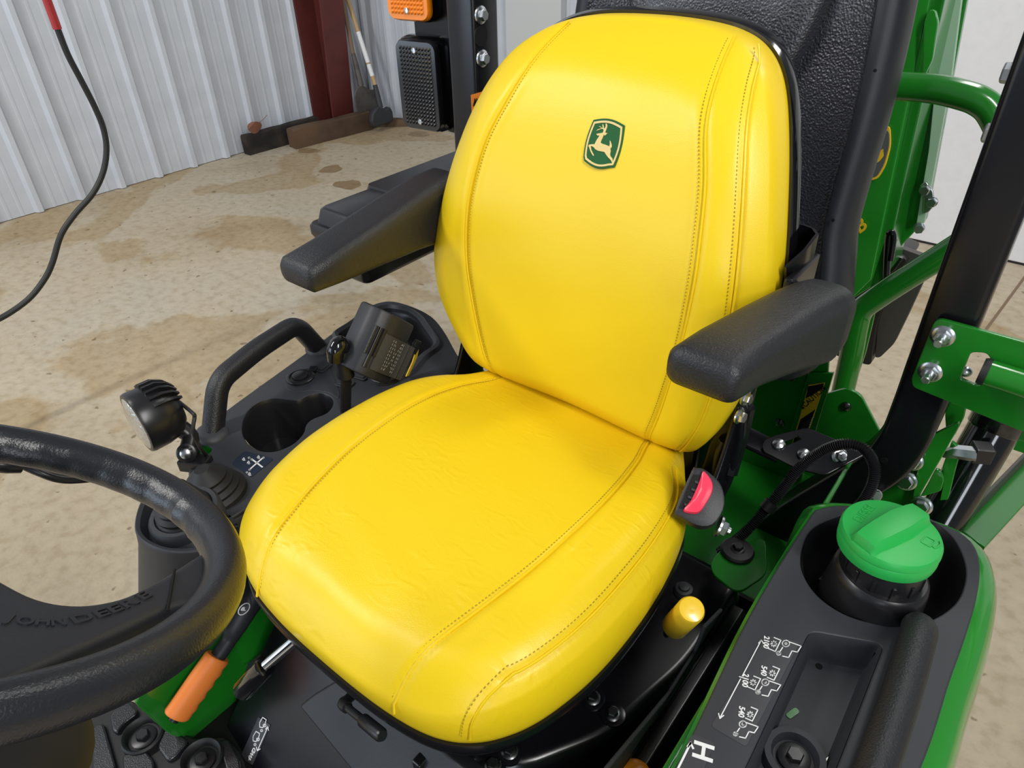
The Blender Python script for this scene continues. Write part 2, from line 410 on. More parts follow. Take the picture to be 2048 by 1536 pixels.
def timber(name, label, p0, p1, wd, h, dep_dir, tilt=0, m='wood_dark', seed=0):
    p0, p1 = Vector(p0), Vector(p1); d = (p1 - p0).normalized(); s = Vector((-d.y, d.x, 0)) * dep_dir
    rnd = random.Random(seed); rings = []
    for i in range(9):
        c = p0 + (p1 - p0) * (i / 8); j = lambda: rnd.uniform(-.004, .004)
        sec = [(0, 0), (0, h*.5), (0.006, h - .008), (.016, h), (wd*.5, h), (wd - .015, h), (wd, h - .015), (wd, 0)]
        rings.append([c + s * (a + j()) + Vector((0, 0, b + (j() if b > 0 else 0))) for a, b in sec])
    o = obj(name, loft(rings), m, bevel=None, angle=25); tag(o, label, 'timber', 'timbers along the wall'); return o
A0 = at(482, 308, 2, 0.002); A1 = at(700, 262, 2, 0.002)
timber('timber', 'charred old timber nearest the wall, its dark end showing at the left', (-4.312, 2.10, .002), (-4.295, 2.76, .002), .075, .14, 1, m='wood_char', seed=1)
timber('timber', 'weathered brown timber lying in front of the steel column', (-4.150, 2.40, .002), (-4.07, 3.10, .002), .10, .14, 1, seed=4)
timber('timber', 'thin dark board lying beyond the spade at the wall corner', (-4.16, 3.13, .002), (-3.86, 3.36, .002), .09, .05, 1, seed=6)
def leaf():
    c = Vector((-4.345, 2.20, .146)); v = []; n = 14
    for i in range(n):
        t = 2 * math.pi * i / n; v.append(c + Vector((.012 * math.sin(2*t) + .02, .06 * math.cos(t), .035 + .042 * math.sin(t))))
    mb = MB().add(v, [tuple(range(n))]); mb.add([p + Vector((.003, 0, 0)) for p in v], [tuple(range(n))])
    mb.add(*tube([c + Vector((.02, .05, .06)), c + Vector((.025, .10, .085)), c + Vector((.025, .12, .10))], .002, 5))
    tag(obj('dry_leaf', mb, 'leaf_brown'), 'curled brown dry leaf resting on the charred timber', 'leaf')
leaf()
def shovel():
    t = thing('shovel', 'round point shovel with a worn wooden handle behind the red column', 'shovel', (-4.1, 3.22, 0))
    a = at(726, 205, 0, -4.13); b = at(697, 60, 0, -4.22)
    top = b + (b - a) * 1.0
    obj('handle', tube([at(706, 108, 0, -4.18), b, top], .016, 10), 'wood_old', t)
    obj('socket', tube([at(706, 106, 0, -4.18), at(712, 130, 0, -4.165), at(722, 172, 0, -4.14)], [.017, .022, .026], 10), 'shovel_steel', t)
    ol = [(712, 178), (720, 170), (728, 172), (740, 180), (750, 178), (756, 205), (750, 232), (738, 245), (724, 240), (712, 215), (708, 195)]
    w3 = [at(x, y, 0, -4.13) for x, y in ol]; M4 = plane_frame(w3[0], (0, 1, 0), (0, 0, 1))
    plate('blade', [[loc2(M4, p) for p in round_poly(w3, .02, 3)]], M4, .012, 'shovel_steel', t, bevel=.005)
    t2 = thing('spade', 'pale wooden handled spade with a taped shaft and black head', 'spade', (-3.98, 3.28, 0))
    p0 = at(751, 172, 0, -4.05); p1 = at(696, 0, 0, -4.25); up = p1 + (p1 - p0) * .7
    obj('shaft', tube([p0, p1, up], .0165, 12), 'wood_ash', t2)
    for (qa, qb) in ((.36, .72), (.74, .88)):
        P = lambda q: p1 + (p0 - p1) * q
        obj('shaft_tape', tube([P(qa), P(qb)], .0178, 12), 'decal_white', t2)
    q0 = at(750, 170, 0, -4.05); q1 = at(761, 215, 0, -4.0)
    obj('socket', tube([q0, q1], [.019, .024], 10), 'spade_black', t2)
    ol = [(742, 226), (752, 212), (763, 214), (768, 219), (776, 212), (782, 222), (784, 240), (770, 247), (746, 255), (740, 244)]
    w3 = [at(x, y, 0, -3.98) for x, y in ol]; M4 = plane_frame(w3[0], (0, 1, 0), (0, 0, 1))
    plate('head', [[loc2(M4, p) for p in round_poly(w3, .02, 3)]], M4, .05, 'spade_black', t2, bevel=.012)
shovel()
def hose():
    t = thing('air_hose', 'black rubber hose with a red sleeve hanging in front of the white wall', 'hose', (-2.2, -.3, .3))
    X = -2.2
    P = [at(x, y, 0, X) for x, y in [(113, 52), (135, 108), (162, 160), (190, 215), (207, 258), (213, 300), (206, 345), (185, 388), (150, 428), (122, 470), (105, 525), (88, 560), (55, 600), (0, 637), (-60, 660), (-130, 700)]]
    P[-2].x = -2.2; q = P[-1].copy()
    P += [q + Vector((.05, -.25, -.16)), Vector((-2.1, q.y - .6, .02)), Vector((-2.0, q.y - 1.1, .013))]
    obj('hose_line', tube(P, .0100, 10, k=5), 'hose_black', t)
    a = at(115, 58, 0, X); b = at(95, 3, 0, X); e = b + (b - a) * 1.2
    obj('sleeve', tube([a, b, e], .0135, 12), 'hose_red', t)
    obj('drop_line', tube([e, e + (e - b) * 2, e + (e - b) * 6], .0100, 10), 'hose_black', t)
hose()
# ------------------------------------------------------------------ operator seat
def poly_len(pts): 
    L = [0]
    for a, b in zip(pts, pts[1:]): L.append(L[-1] + (b - a).length)
    return L
def resample(pts, n, closed=True):
    if closed: pts = pts + [pts[0]]
    L = poly_len(pts); out = []; j = 0
    m = n if closed else n - 1
    for i in range(n):
        s = L[-1] * i / m
        while j < len(L) - 2 and L[j + 1] < s: j += 1
        t = (s - L[j]) / max(1e-9, L[j+1] - L[j]); out.append(pts[j].lerp(pts[j+1], min(1, t)))
    return out
def dist_poly(p, poly):
    best = 9
    for a, b in zip(poly, poly[1:]):
        ab = b - a; t = max(0, min(1, (p - a).dot(ab) / ab.length_squared)); d = (p - a - ab * t).length
        if d < best: best = d
    return best
def V2(x, y): return Vector((x, y, 0))
seat = thing('operator_seat', 'bright yellow vinyl high-back operator seat with black armrests', 'seat', (0, -.2, .70))
# --- cushion
CW = [(.105, .165), (.06, .198), (.01, .226), (-.03, .250), (-.08, .270), (-.16, .284), (-.24, .288), (-.32, .284), (-.39, .270), (-.44, .250), (-.48, .218), (-.505, .172), (-.517, .10), (-.520, 0)]
half = [V2(w_, y) for y, w_ in CW]
ring = catmull(half[:-1] + [V2(0, -.52)] + [V2(-p.x, p.y) for p in reversed(half[:-1])] + [V2(-.09, .115), V2(.09, .115)], 6, True)
CO = resample(ring, 300)
CB = smooth_tab([(-.56, .850), (-.52, .864), (-.50, .873), (-.47, .884), (-.43, .892), (-.36, .899), (-.26, .903), (-.15, .899), (-.07, .888), (0, .872), (.05, .868), (.12, .866)])
seam_in = [V2(x, y) for y, x in [(.03, .150), (0, .156), (-.05, .170), (-.12, .181), (-.2, .184), (-.3, .178), (-.38, .164), (-.45, .147), (-.50, .135), (-.53, .13)]]
seam_in = catmull(seam_in, 5)
seam_l = [V2(-p.x, p.y) for p in seam_in]
CC = V2(0, -.235)
def ctop(x, y, e):
    """height of the cushion top; e = distance to the outline"""
    z = interp(y, CB)
    z += .007 * min(1, (abs(x) / .19) ** 2) - .004
    if e < .06: z -= .040 * (1 - e / .06) ** 2.3
    return z
def cushion():
    M = 120; rings = []
    for s_, z in ((.93, .782), (.965, .780), (.985, .786), (.993, .796), (.997, .808), (.998, .818)):
        rings.append([CC + (p - CC) * s_ + Vector((0, 0, z)) for p in CO])
    for i in range(M):
        s = (1 - (i / (M - 1)) ) ** 1.0
        s = .993 * s if i < M - 1 else .002
        r = []
        for p in CO:
            q = CC + (p - CC) * s; e = (p - CC).length * (1 - s)
            z = ctop(q.x, q.y, e)
            rnd = math.sin(q.x * 37 + q.y * 21) * .0006 + math.sin(q.y * 90 + q.x * 30) * .0004 * (1 if q.y < -.38 else .3)
            d = min(dist_poly(q, seam_in), dist_poly(q, seam_l)) if .1 < abs(q.x) < .2 else 9
            if d < .03: z += -.0030 * math.exp(-(d / .0030) ** 2) + .0007 * math.exp(-((d - .011) / .006) ** 2)
            d2 = abs(e - .020)
            if -.44 < q.y < .0 and q.x > .1: z -= .0035 * math.exp(-(d2 / .0035) ** 2)
            r.append(Vector((q.x, q.y, z + rnd)))
        rings.append(r)
    # ruffled gathers in the front corners of the side panel
    o = obj('cushion', loft(rings, True, True), 'vinyl_yellow', seat, angle=80)
    mb = MB(); st = MB()
    def zz(q):
        dd = min((q - p).length for p in CO); return ctop(q.x, q.y, dd)
    for sm, sg in ((seam_in, 1), (seam_l, -1)):
        pts = [Vector((p.x - .0016 * sg, p.y, zz(p) - .0008)) for p in sm if p.y < .02 and p.y > -.517]
        pts += [Vector((.1325 * sg, -.5165, .815))]
        mb.add(*tube(pts, .0017, 6))
        line = resample([Vector((p.x - .0072 * sg, p.y, zz(p) + .0007)) for p in sm if .02 > p.y > -.517], 230, False)
        for i in range(0, 228, 2): st.add(*tube([line[i], line[i].lerp(line[i+1], .95)], .00075, 4))
    outer = [CC + (p - CC) * (1 - .020 / (p - CC).length) for p in CO]
    for side in (1,):
        ln = [Vector((p.x, p.y, ctop(p.x, p.y, .020) - .0008)) for p in outer if p.x * side > .185 and -.43 < p.y < -.0]
        ln.sort(key=lambda p: p.y); mb.add(*tube(catmull([Vector((.2170, -.4825, .806)), Vector((.2185, -.4800, .832)), Vector((.2215, -.472, .852)), Vector((.2255, -.455, .8665))] + ln, 4), .0018, 6))
        out2 = [CC + (p - CC) * (1 - .027 / (p - CC).length) for p in CO]
        l2 = sorted([Vector((p.x, p.y, ctop(p.x, p.y, .027) + .0007)) for p in out2 if p.x * side > .185 and -.43 < p.y < -.0], key=lambda p: p.y)
        l2 = resample(catmull([Vector((.2105, -.4895, .815)), Vector((.2120, -.485, .841)), Vector((.2150, -.475, .8605)), Vector((.2185, -.455, .8735))] + l2, 4), 200, False)
        for i in range(0, 198, 2): st.add(*tube([l2[i], l2[i].lerp(l2[i+1], .95)], .00075, 4))
    obj('seam_piping', mb, 'vinyl_yellow', o)
    tag(obj('stitching', st, 'thread_yellow', o), kind='stuff')
cushion()
# black pan under the cushion
pan = [[CC + (p - CC) * s_ + Vector((0, 0, z)) for p in CO] for s_, z in ((.90, .750), (.975, .755), (.996, .766), (1.004, .779), (.998, .787), (.95, .785))]
obj('seat_pan', loft(pan), 'frame_black', seat)
# --- backrest
BH = [(.845, .120), (.852, .185), (.868, .222), (.90, .243), (.95, .262), (1.0, .274), (1.06, .283), (1.12, .285), (1.18, .278), (1.24, .264), (1.30, .245), (1.35, .223), (1.385, .199), (1.408, .170), (1.422, .135), (1.430, .085), (1.433, 0)]
hb = [V2(w_, z) for z, w_ in BH]
bulge = lambda z: math.exp(-((z - 1.01) / .11) ** 2)
bring = catmull([V2(p.x - .006, p.y) for p in hb[:-1]] + [V2(0, 1.433)] + [V2(-p.x - .031 * bulge(p.y), p.y) for p in reversed(hb[:-1])] + [V2(0, .843)], 6, True)
BO = resample(bring, 300); BC = V2(0, 1.14)
BY = smooth_tab([(.83, .004), (.86, -.002), (.90, -.006), (.96, -.007), (1.04, -.006), (1.12, -.002), (1.20, .010), (1.27, .030), (1.33, .056), (1.38, .088), (1.42, .122), (1.445, .15), (1.46, .17)])
bseam = catmull([V2(x, z) for z, x in [(.84, .150), (.88, .154), (.94, .169), (1.0, .180), (1.08, .191), (1.16, .193), (1.22, .187), (1.28, .175), (1.34, .152), (1.39, .137), (1.43, .124), (1.46, .117)]], 5)
bseam_l = [V2(-p.x, p.y) for p in bseam]
bouter = catmull([V2(x, z) for z, x in [(.865, .197), (.90, .214), (.95, .230), (1.0, .239), (1.06, .246), (1.12, .247), (1.18, .241), (1.24, .229), (1.30, .212), (1.36, .190), (1.40, .174), (1.420, .166)]], 5)
def yfront(x, z, e):
    y = interp(z, BY)
    y += .014 * (1 - min(1, (x / .2) ** 2))            # hollow between the bolsters
    if e < .07: y += .045 * (1 - e / .07) ** 2.0
    return y
def backrest():
    M = 120; rings = []
    tilt = lambda z: interp(z, BY)
    for s_, dy in ((.90, .118), (.965, .118), (.992, .108), (1.0, .092), (1.003, .072), (1.0, .056)):
        rings.append([Vector((BC.x + (p.x - BC.x) * s_, tilt(p.y) + dy, BC.y + (p.y - BC.y) * s_)) for p in BO])
    for i in range(M):
        s = (1 - i / (M - 1)); s = .994 * s if i < M - 1 else .002; r = []
        for p in BO:
            q = BC + (p - BC) * s; e = (p - BC).length * (1 - s); y = yfront(q.x, q.y, e)
            d = min(dist_poly(q, bseam), dist_poly(q, bseam_l)) if .1 < abs(q.x) < .215 else 9
            if d < .03: y -= -.0030 * math.exp(-(d / .0030) ** 2) + .0007 * math.exp(-((d - .011) / .006) ** 2)
            if q.x > .14: y += .0030 * math.exp(-(dist_poly(q, bouter) / .0032) ** 2)
            r.append(Vector((q.x, y + math.sin(q.x * 31 + q.y * 17) * .0006, q.y)))
        rings.append(r)
    o = obj('backrest', loft(rings), 'vinyl_smooth', seat, angle=80)
    mb = MB(); st = MB()
    def yy(q): return yfront(q.x, q.y, min((q - p).length for p in BO))
    for sm, sg in ((bseam, 1), (bseam_l, -1)):
        ok = [p for p in sm if .855 < p.y < 1.428]
        mb.add(*tube([Vector((p.x + .0016 * sg, yy(p) + .0006, p.y)) for p in ok], .0017, 6))
        ln = resample([Vector((p.x - .0065 * sg, yy(p) - .0007, p.y)) for p in ok], 280, False)
        for i in range(0, 278, 2): st.add(*tube([ln[i], ln[i].lerp(ln[i+1], .95)], .00075, 4))
    mb.add(*tube([Vector((p.x + .0014, yy(p) + .0006, p.y)) for p in bouter], .0017, 6))
    ln = resample([Vector((p.x - .006, yy(V2(p.x - .006, p.y)) - .0007, p.y)) for p in bouter], 260, False)
    for i in range(0, 258, 2): st.add(*tube([ln[i], ln[i].lerp(ln[i+1], .95)], .00075, 4))
    obj('seam_piping', mb, 'vinyl_yellow', o); tag(obj('stitching', st, 'thread_yellow', o), kind='stuff')
    return o
BACK = backrest()
shell = [[Vector((BC.x + (p.x - BC.x) * s_, interp(p.y, BY) + dy, BC.y + (p.y - BC.y) * s_)) for p in BO] for s_, dy in ((.95, .10), (1.012, .098), (1.024, .108), (1.020, .122), (.97, .135), (.80, .145))]
obj('back_shell', loft(shell), 'gloss_black', seat)
# --- embroidered badge
def badge():
    c0 = Vector((.026, 0, 1.298)); o0 = Vector((.018, yfront(.018, 1.299, .2) - .0012, 1.299))
    dydz = (yfront(.02, 1.33, .2) - yfront(.02, 1.27, .2)) / .06
    M4 = plane_frame(o0, (1, 0, 0), (0, dydz, 1)) @ Matrix.Rotation(0.0, 4, 'Z')
    # badge drawn in its own millimetres, from its outline seen square-on
    def shield(s):
        cs = [(-27, 31), (27, 31), (31, 0), (24, -34), (-24, -34), (-31, 0)]
        top = [Vector((-26 + 52 * t, 30 + 5.0 * math.sin(math.pi * t), 0)) for t in [i / 12 for i in range(13)]]
        right = [Vector((26 + 4.5 * math.sin(math.pi * t * .9), 30 - 58 * t, 0)) for t in [i / 12 for i in range(1, 13)]]
        bot = [Vector((24.6 - 49.2 * t, -28 - 6.5 * math.sin(math.pi * t), 0)) for t in [i / 12 for i in range(1, 13)]]
        left = [Vector((-24.6 - 1.4 * t - 4.5 * math.sin(math.pi * (.1 + t * .9)), -28 + 58 * t, 0)) for t in [i / 12 for i in range(1, 12)]]
        return [(p.x * s / 1000, p.y * s / 1000) for p in top + right + bot + left]
    plate('badge_ground', [shield(.93)], M4, .0022, 'patch_green', BACK, bevel=.0006)
    Mb = M4 @ Matrix.Translation((0, 0, .0014))
    plate('badge_border', [shield(.85), shield(.77)], Mb, .0014, 'thread_cream', BACK, bevel=.0004)
    # leaping deer, read off the badge in zoom pixels (origin 1083,868; one unit = 0.083 mm)
    pts = [(905, 630), (930, 603), (985, 588), (1010, 583), (975, 565), (940, 545), (960, 545), (990, 560), (1020, 580), (1028, 575), (1018, 540), (1008, 515), (1024, 515), (1042, 545), (1050, 580), (1062, 592), (1075, 580), (1085, 550), (1075, 505), (1090, 500), (1112, 530), (1115, 570), (1105, 610), (1092, 660), (1110, 672), (1142, 670), (1125, 695), (1095, 720), (1082, 705), (1070, 712), (1058, 760), (1040, 800), (1032, 840), (1060, 860), (1150, 885), (1200, 905), (1222, 915), (1225, 870), (1212, 805), (1235, 830), (1262, 880), (1272, 920), (1262, 945), (1250, 950), (1265, 1000), (1262, 1050), (1275, 1090), (1320, 1130), (1345, 1185), (1340, 1225), (1300, 1165), (1230, 1110), (1180, 1060), (1140, 1015), (1080, 1005), (1000, 990), (940, 960), (905, 925), (860, 905), (838, 905), (860, 970), (905, 1030), (935, 1070), (930, 1085), (910, 1075), (860, 1015), (820, 945), (788, 895), (800, 875), (850, 870), (915, 868), (925, 830), (950, 780), (980, 730), (985, 715), (950, 715), (920, 695), (925, 680), (990, 672), (1045, 665), (1055, 630), (1045, 600), (1000, 598), (950, 612)]
    # the badge is seen foreshortened and turned: undo with the two edge directions of its frame
    pts2 = []
    ux, uy = Vector((640, 120)), Vector((-80, 690))
    for x, y in pts:
        X, Y = x - 1083, y - 868
        det = ux.x * uy.y - ux.y * uy.x
        a = (X * uy.y - Y * uy.x) / det; b = (ux.x * Y - ux.y * X) / det
        pts2.append((a * .0478, -b * .0500))
    plate('badge_deer', [pts2], Mb, .0016, 'thread_cream', BACK, bevel=.0003)
badge()
# --- armrests
def armrest(secs, m='plastic_grain'):
    """secs: (centre, along-direction implied by order, width, height)"""
    rings = []
    for (xi, xo, y, zb, zt, r) in secs:
        w_, h = abs(xo - xi), zt - zb
        rings.append([Vector(((xi + xo) / 2 + a, y, (zb + zt) / 2 + b)) for a, b in rrect(w_, h, r, 5)])
    return obj('armrest', loft(rings), m, seat, angle=50)
armrest([(-0.252, -0.302, -.2665, 1.138, 1.152, .006), (-0.242, -0.310, -.2650, 1.130, 1.160, .012), (-0.237, -0.315, -.258, 1.124, 1.166, .016), (-0.242, -0.323, -.20, 1.116, 1.170, .018), (-0.256, -0.340, -.11, 1.104, 1.176, .020), (-0.272, -0.357, -.02, 1.090, 1.182, .022), (-0.286, -0.370, .05, 1.075, 1.186, .024), (-0.292, -0.376, .10, 1.075, 1.186, .028), (-0.296, -0.374, .118, 1.09, 1.176, .03), (-0.310, -0.360, .126, 1.11, 1.155, .02)])
armrest([(.262, .326, -.182, 1.150, 1.172, .008), (.255, .333, -.178, 1.142, 1.182, .014), (.252, .336, -.170, 1.136, 1.187, .018), (.258, .342, -.12, 1.128, 1.188, .02), (.272, .356, -.04, 1.108, 1.186, .022), (.283, .366, .02, 1.088, 1.184, .024), (.290, .372, .06, 1.075, 1.180, .026), (.294, .372, .095, 1.075, 1.172, .028), (.298, .366, .112, 1.09, 1.155, .024)])
# armrest stalks behind the bolsters
for sx in (-1, 1):
    o = obj('armrest_bracket', boxm((.292 * sx, .115, 1.12), (.012, .10, .11)), 'frame_black', seat, smooth=False, bevel=.004)
# folded bracket of the left-hand armrest beside the backrest
bp_ = [(1575, 478), (1622, 487), (1635, 495), (1632, 505), (1612, 530), (1568, 556)]
obj('bracket_lip', sweep([at(1565, 474, 1, .16), at(1600, 480, 1, .165), at(1622, 488, 1, .16), at(1628, 498, 1, .14), at(1605, 525, 1, .11), at(1570, 555, 1, .085)], [(-.002, -.022), (.002, -.022), (.002, .022), (-.002, .022)]), 'frame_black', seat)
# hinge side plate between cushion and back, driver's left
def hinge():
    for sx in (1, -1):
        ol = [(.02, .76), (.05, .75), (.10, .80), (.125, .90), (.13, 1.02), (.10, 1.05), (.06, 1.0), (.055, .92), (.035, .86), (.0, .80)]
        M4 = plane_frame((.262 * sx, 0, 0), (0, 1, 0), (0, 0, 1))
        p = plate('hinge_plate', [[(q.x, q.y) for q in round_poly([(a, b, 0) for a, b in ol], .03, 5)]], M4, .008, 'frame_black', seat, bevel=.0025)
        if sx == 1:
            obj('pressed_rib', tube([(.268, .075, .83), (.268, .088, .89), (.268, .09, .95)], .012, 8, k=4), 'frame_black', p)
            for k, (x, y) in enumerate(((1492, 797), (1480, 833))):
                q = at(x, y, 0, .27); bolt('bolt', q, (1, -.15, .1), .0085, 'zinc', p, spin=.4 * k)
hinge()
obj('seat_frame', boxm((0, .105, .80), (.42, .06, .15)), 'frame_black', seat, smooth=False, bevel=.012)
M4 = plane_frame((0, .075, 0), (1, 0, 0), (0, 0, 1))
hf_ = [at(x, y, 1, .075) for x, y in [(1425, 868), (1470, 800), (1494, 812), (1492, 860), (1480, 915), (1462, 970), (1440, 1010), (1408, 1000), (1398, 950), (1412, 915)]]
hfl = plate('hinge_flange', [[loc2(M4, p) for p in round_poly(hf_, .015, 4)]], M4, .016, 'frame_black', seat, bevel=.005)
obj('pressed_rib', tube([at(1452, 880, 1, .064), at(1443, 905, 1, .062), at(1436, 945, 1, .064)], .011, 10, k=4), 'frame_black', hfl)
for x, y in ((1455, 930), (1447, 965)):
    obj('slot', lathe([(0, -.001), (.0045, -.001), (.0045, .0006), (0, .0006)], at(x, y, 1, .0665), (0, -1, 0), 14), 'deep_black', hfl)
# ------------------------------------------------------------------ tractor body
tractor = thing('tractor', 'green compact tractor carrying the yellow seat', 'tractor', (0, 0, 0.0))
ZR = .815
def px_ring(pts, z): return [at(x, y, 2, z) for x, y in pts]
def grow(ring, d, z=None):
    n = len(ring); c = sum((Vector(p) for p in ring), Vector()) / n; out = []
    for i in range(n):
        a, b = ring[i - 1], ring[(i + 1) % n]; t = (b - a); nn = Vector((t.y, -t.x, 0)).normalized()
        q = ring[i] + nn * d; out.append(Vector((q.x, q.y, q.z if z is None else z)))
    return out
def area2(r): return sum(r[i-1].x * r[i].y - r[i].x * r[i-1].y for i in range(len(r))) / 2
def ccw(r): return r if area2(r) > 0 else list(reversed(r))
# --- fender and console beside the fuel filler (driver's left)
con_l = px_ring([(1618, 1036), (1642, 1016), (1693, 1010), (1800, 1022), (1872, 1044), (1920, 1064), (1950, 1092), (1961, 1137), (1952, 1204), (1928, 1284), (1901, 1360), (1842, 1536)], ZR)
d = (con_l[-1] - con_l[-2]).normalized()
con_l += [con_l[-1] + Vector((-.02, -.16, 0)), Vector((.415, -.56, ZR)), Vector((.412, -.365, ZR)), at(1500, 1228, 2, ZR)]
con_l = ccw(resample(catmull(con_l, 6, True), 150))
g0 = grow(con_l, .004, ZR - .006)
def fender(base, name):
    rs = [grow(base, .0005, ZR - .008)]
    for dx, z in ((.012, .806), (.022, .798), (.030, .782), (.036, .755), (.042, .70), (.046, .60), (.048, .45), (.048, .38)):
        r = []
        for p in grow(base, 1.0 * dx, z):
            r.append(p)
        rs.append(r)
    # inner side stays close to the console
    for k, r in enumerate(rs):
        for i, p in enumerate(r):
            if base[i].x < .46 and base[i].y < .1: p.x = max(p.x, base[i].x - .003 - .012 * min(1, k / 8))
    return obj(name, loft(rs, False, True), 'green_lit', tractor)
fender(con_l, 'fender')
conL = thing('fuel_console', 'dark grey plastic console with fuel filler, tray and white operating symbols', 'console', (.52, -.1, .70))
MZ = Matrix.Translation((0, 0, ZR - .004))
fo = catmull([at(x, y, 2, ZR) for x, y in [(1603, 1110), (1622, 1062), (1670, 1036), (1730, 1022), (1800, 1024), (1860, 1040), (1905, 1075), (1930, 1130), (1925, 1180), (1900, 1216), (1850, 1243), (1780, 1250), (1700, 1232), (1640, 1195), (1608, 1150)]], 5, True)
tray = [at(x, y, 2, ZR) for x, y in [(1620, 1262), (1768, 1289), (1672, 1536)]]
tray += [tray[-1] + Vector((-.005, -.10, 0)), Vector((.468, -.43, ZR)), at(1492, 1536, 2, ZR)]
tray = round_poly(tray, .012, 4)
plate('top_panel', [[(p.x, p.y) for p in r] for r in (con_l, fo, tray)], MZ, .008, 'panel_grey', conL, bevel=.0025)
tray = ccw(tray); fo = ccw(fo)
trw = [tray, grow(tray, -.004, ZR - .012), grow(tray, -.007, ZR - .040), grow(tray, -.010, ZR - .045)]
# bottom rim follows a shallow step along the near side
obj('tray', loft(trw, False, False), 'panel_grey', conL)
plate('tray_floor', [[(p.x, p.y) for p in grow(tray, -.006)]], Matrix.Translation((0, 0, ZR - .0475)), .006, 'panel_grey', conL, bevel=.0005)
ZT = ZR - .0445
for x, y in ((1638, 1333), (1730, 1349)):
    q = at(x, y, 2, ZT); o = obj('drain_hole', lathe([(0, 0), (.0042, 0), (.0042, .0008), (0, .0008)], q), 'deep_black', conL)
for x, y in ((1585, 1427), (1656, 1524)):
    q = at(x, y, 2, ZT); M4 = plane_frame(q + Vector((0, 0, .0006)), (.35, .94, 0), (-.94, .35, 0))
    plate('slot', [rrect(.018, .0075, .003, 3)], M4, .0012, 'green_paint', conL, bevel=.0002)
tb = at(1586, 1520, 2, ZT)
obj('bolt_well', lathe([(.036, 0), (.036, .002), (.033, .012), (.026, .012), (.022, .002), (0, .002)], tb, n=36), 'panel_grey', conL)
bolt('bolt', tb + Vector((0, 0, .006)), (0, 0, 1), .0095, 'plastic_smooth', conL, kind='washer', spin=.5)
bowl = [fo, grow(fo, -.006, ZR - .012), grow(fo, -.014, ZR - .05), grow(fo, -.022, ZR - .13)]
obj('filler_well', loft(bowl, False, True), 'plastic_smooth', conL)
# grab bar on the console edge
HB = [at(1838, 1262, 2, ZR + .0), at(1838, 1258, 2, ZR + .022), at(1835, 1275, 2, ZR + .036), at(1800, 1395, 2, ZR + .037), at(1752, 1536, 2, ZR + .036)]
HB += [HB[-1] + (HB[-1] - HB[-2]) * .6, HB[-1] + (HB[-1] - HB[-2]) * .75 + Vector((0, 0, -.045))]
obj('grab_bar', tube(HB, [.018, .020, .020, .020, .020, .020, .019], 18, k=6), 'plastic_grain', conL)
hf = at(1832, 1290, 2, ZR)
# decals with white symbols
def quad_decal(name, pts, z, m, parent, r=.005):
    P = [at(x, y, 2, z) for x, y in pts]; return plate(name, [[(p.x, p.y) for p in round_poly(P, r, 4)]], Matrix.Translation((0, 0, z)), .0006, m, parent, bevel=.00015)
ZD = ZR + .0003
decal = quad_decal('decal', [(1534, 1270), (1600, 1284), (1492, 1494), (1421, 1452)], ZD, 'decal_ground', conL)
def stroke(name, lines, z, wd, parent, m='decal_white', closed=False):
    mb = MB()
    for ln in lines:
        P = [at(x, y, 2, z) for x, y in ln]
        for a, b in zip(P, P[1:]):
            t = (b - a).normalized(); s = Vector((-t.y, t.x, 0)) * wd / 2; e = t * wd * .4
            v = [a - s - e, b - s + e, b + s + e, a + s - e]; h = Vector((0, 0, .0004))
            mb.add([p for p in v] + [p + h for p in v], [(0, 3, 2, 1), (4, 5, 6, 7), (0, 1, 5, 4), (1, 2, 6, 5), (2, 3, 7, 6), (3, 0, 4, 7)])
    return tag(obj(name, mb, m, parent, smooth=False), kind='stuff')
def ringpts(px, py, r, n=14): return [(px + r * math.cos(2*math.pi*i/n), py + r * .9 * math.sin(2*math.pi*i/n)) for i in range(n + 1)]
def Z5(x, y): return (1300 + x / 3.737, 1126 + y / 3.737)
def sym_tractor(ox, oy, pto_front=True, pto_rear=False, n1='2100'):
    """operating symbol: tractor outline with wheels and a shaft box, offsets in the zoom's pixels"""
    P = lambda *q: [Z5(ox + a, oy + b) for a, b in q]
    ls = [P((30, -10), (115, 20), (85, 65), (45, 55), (20, 105), (-25, 95)), P((-25, 30), (-48, 65)), ringpts(*Z5(ox, oy), 7.2), ringpts(*Z5(ox - 55, oy + 73), 4.2), ringpts(*Z5(ox, oy), 2.0), ringpts(*Z5(ox - 55, oy + 73), 1.2)]
    return ls
lines = []
for (ox, oy) in ((1016, 602), (862, 892), (694, 1205)): lines += sym_tractor(ox, oy)
def box3(x, y): return [Z5(x - 50, y - 42), Z5(x + 0, y - 22), Z5(x - 42, y + 62), Z5(x - 92, y + 40)]
for (x, y) in ((978, 600),): lines.append(box3(x, y))
for (x, y) in ((968, 815), (826, 888), (806, 1120)): lines.append(box3(x, y))
for (x, y) in ((925, 605), (914, 824), (770, 893), (748, 1132)):
    for k in range(8):
        a = k * math.pi / 4; lines.append([Z5(x + 12 * math.cos(a), y + 12 * math.sin(a)), Z5(x + 22 * math.cos(a), y + 22 * math.sin(a))])
    lines.append(ringpts(*Z5(x, y), 3.6, 10))
ar1 = [Z5(690, 845), Z5(830, 580)]; ar2 = [Z5(676, 868), Z5(522, 1160)]
lines += [ar1, ar2, [Z5(812, 600), Z5(832, 575), Z5(848, 602)], [Z5(512, 1125), Z5(522, 1162), Z5(550, 1140)], [Z5(668, 850), Z5(700, 860)]]
stroke('symbols', lines, ZD + .0003, .0011, decal)
for s_, x, y in (('2100', 868, 592), ('540', 850, 805), ('2100', 712, 876), ('540', 683, 1112)):
    p = at(*Z5(x, y), 2, ZD + .0008); M4 = plane_frame(p, (.32, -.95, 0), (.95, .32, 0))
    textm('figures', s_, .0090, M4, .0004, 'decal_white', decal)
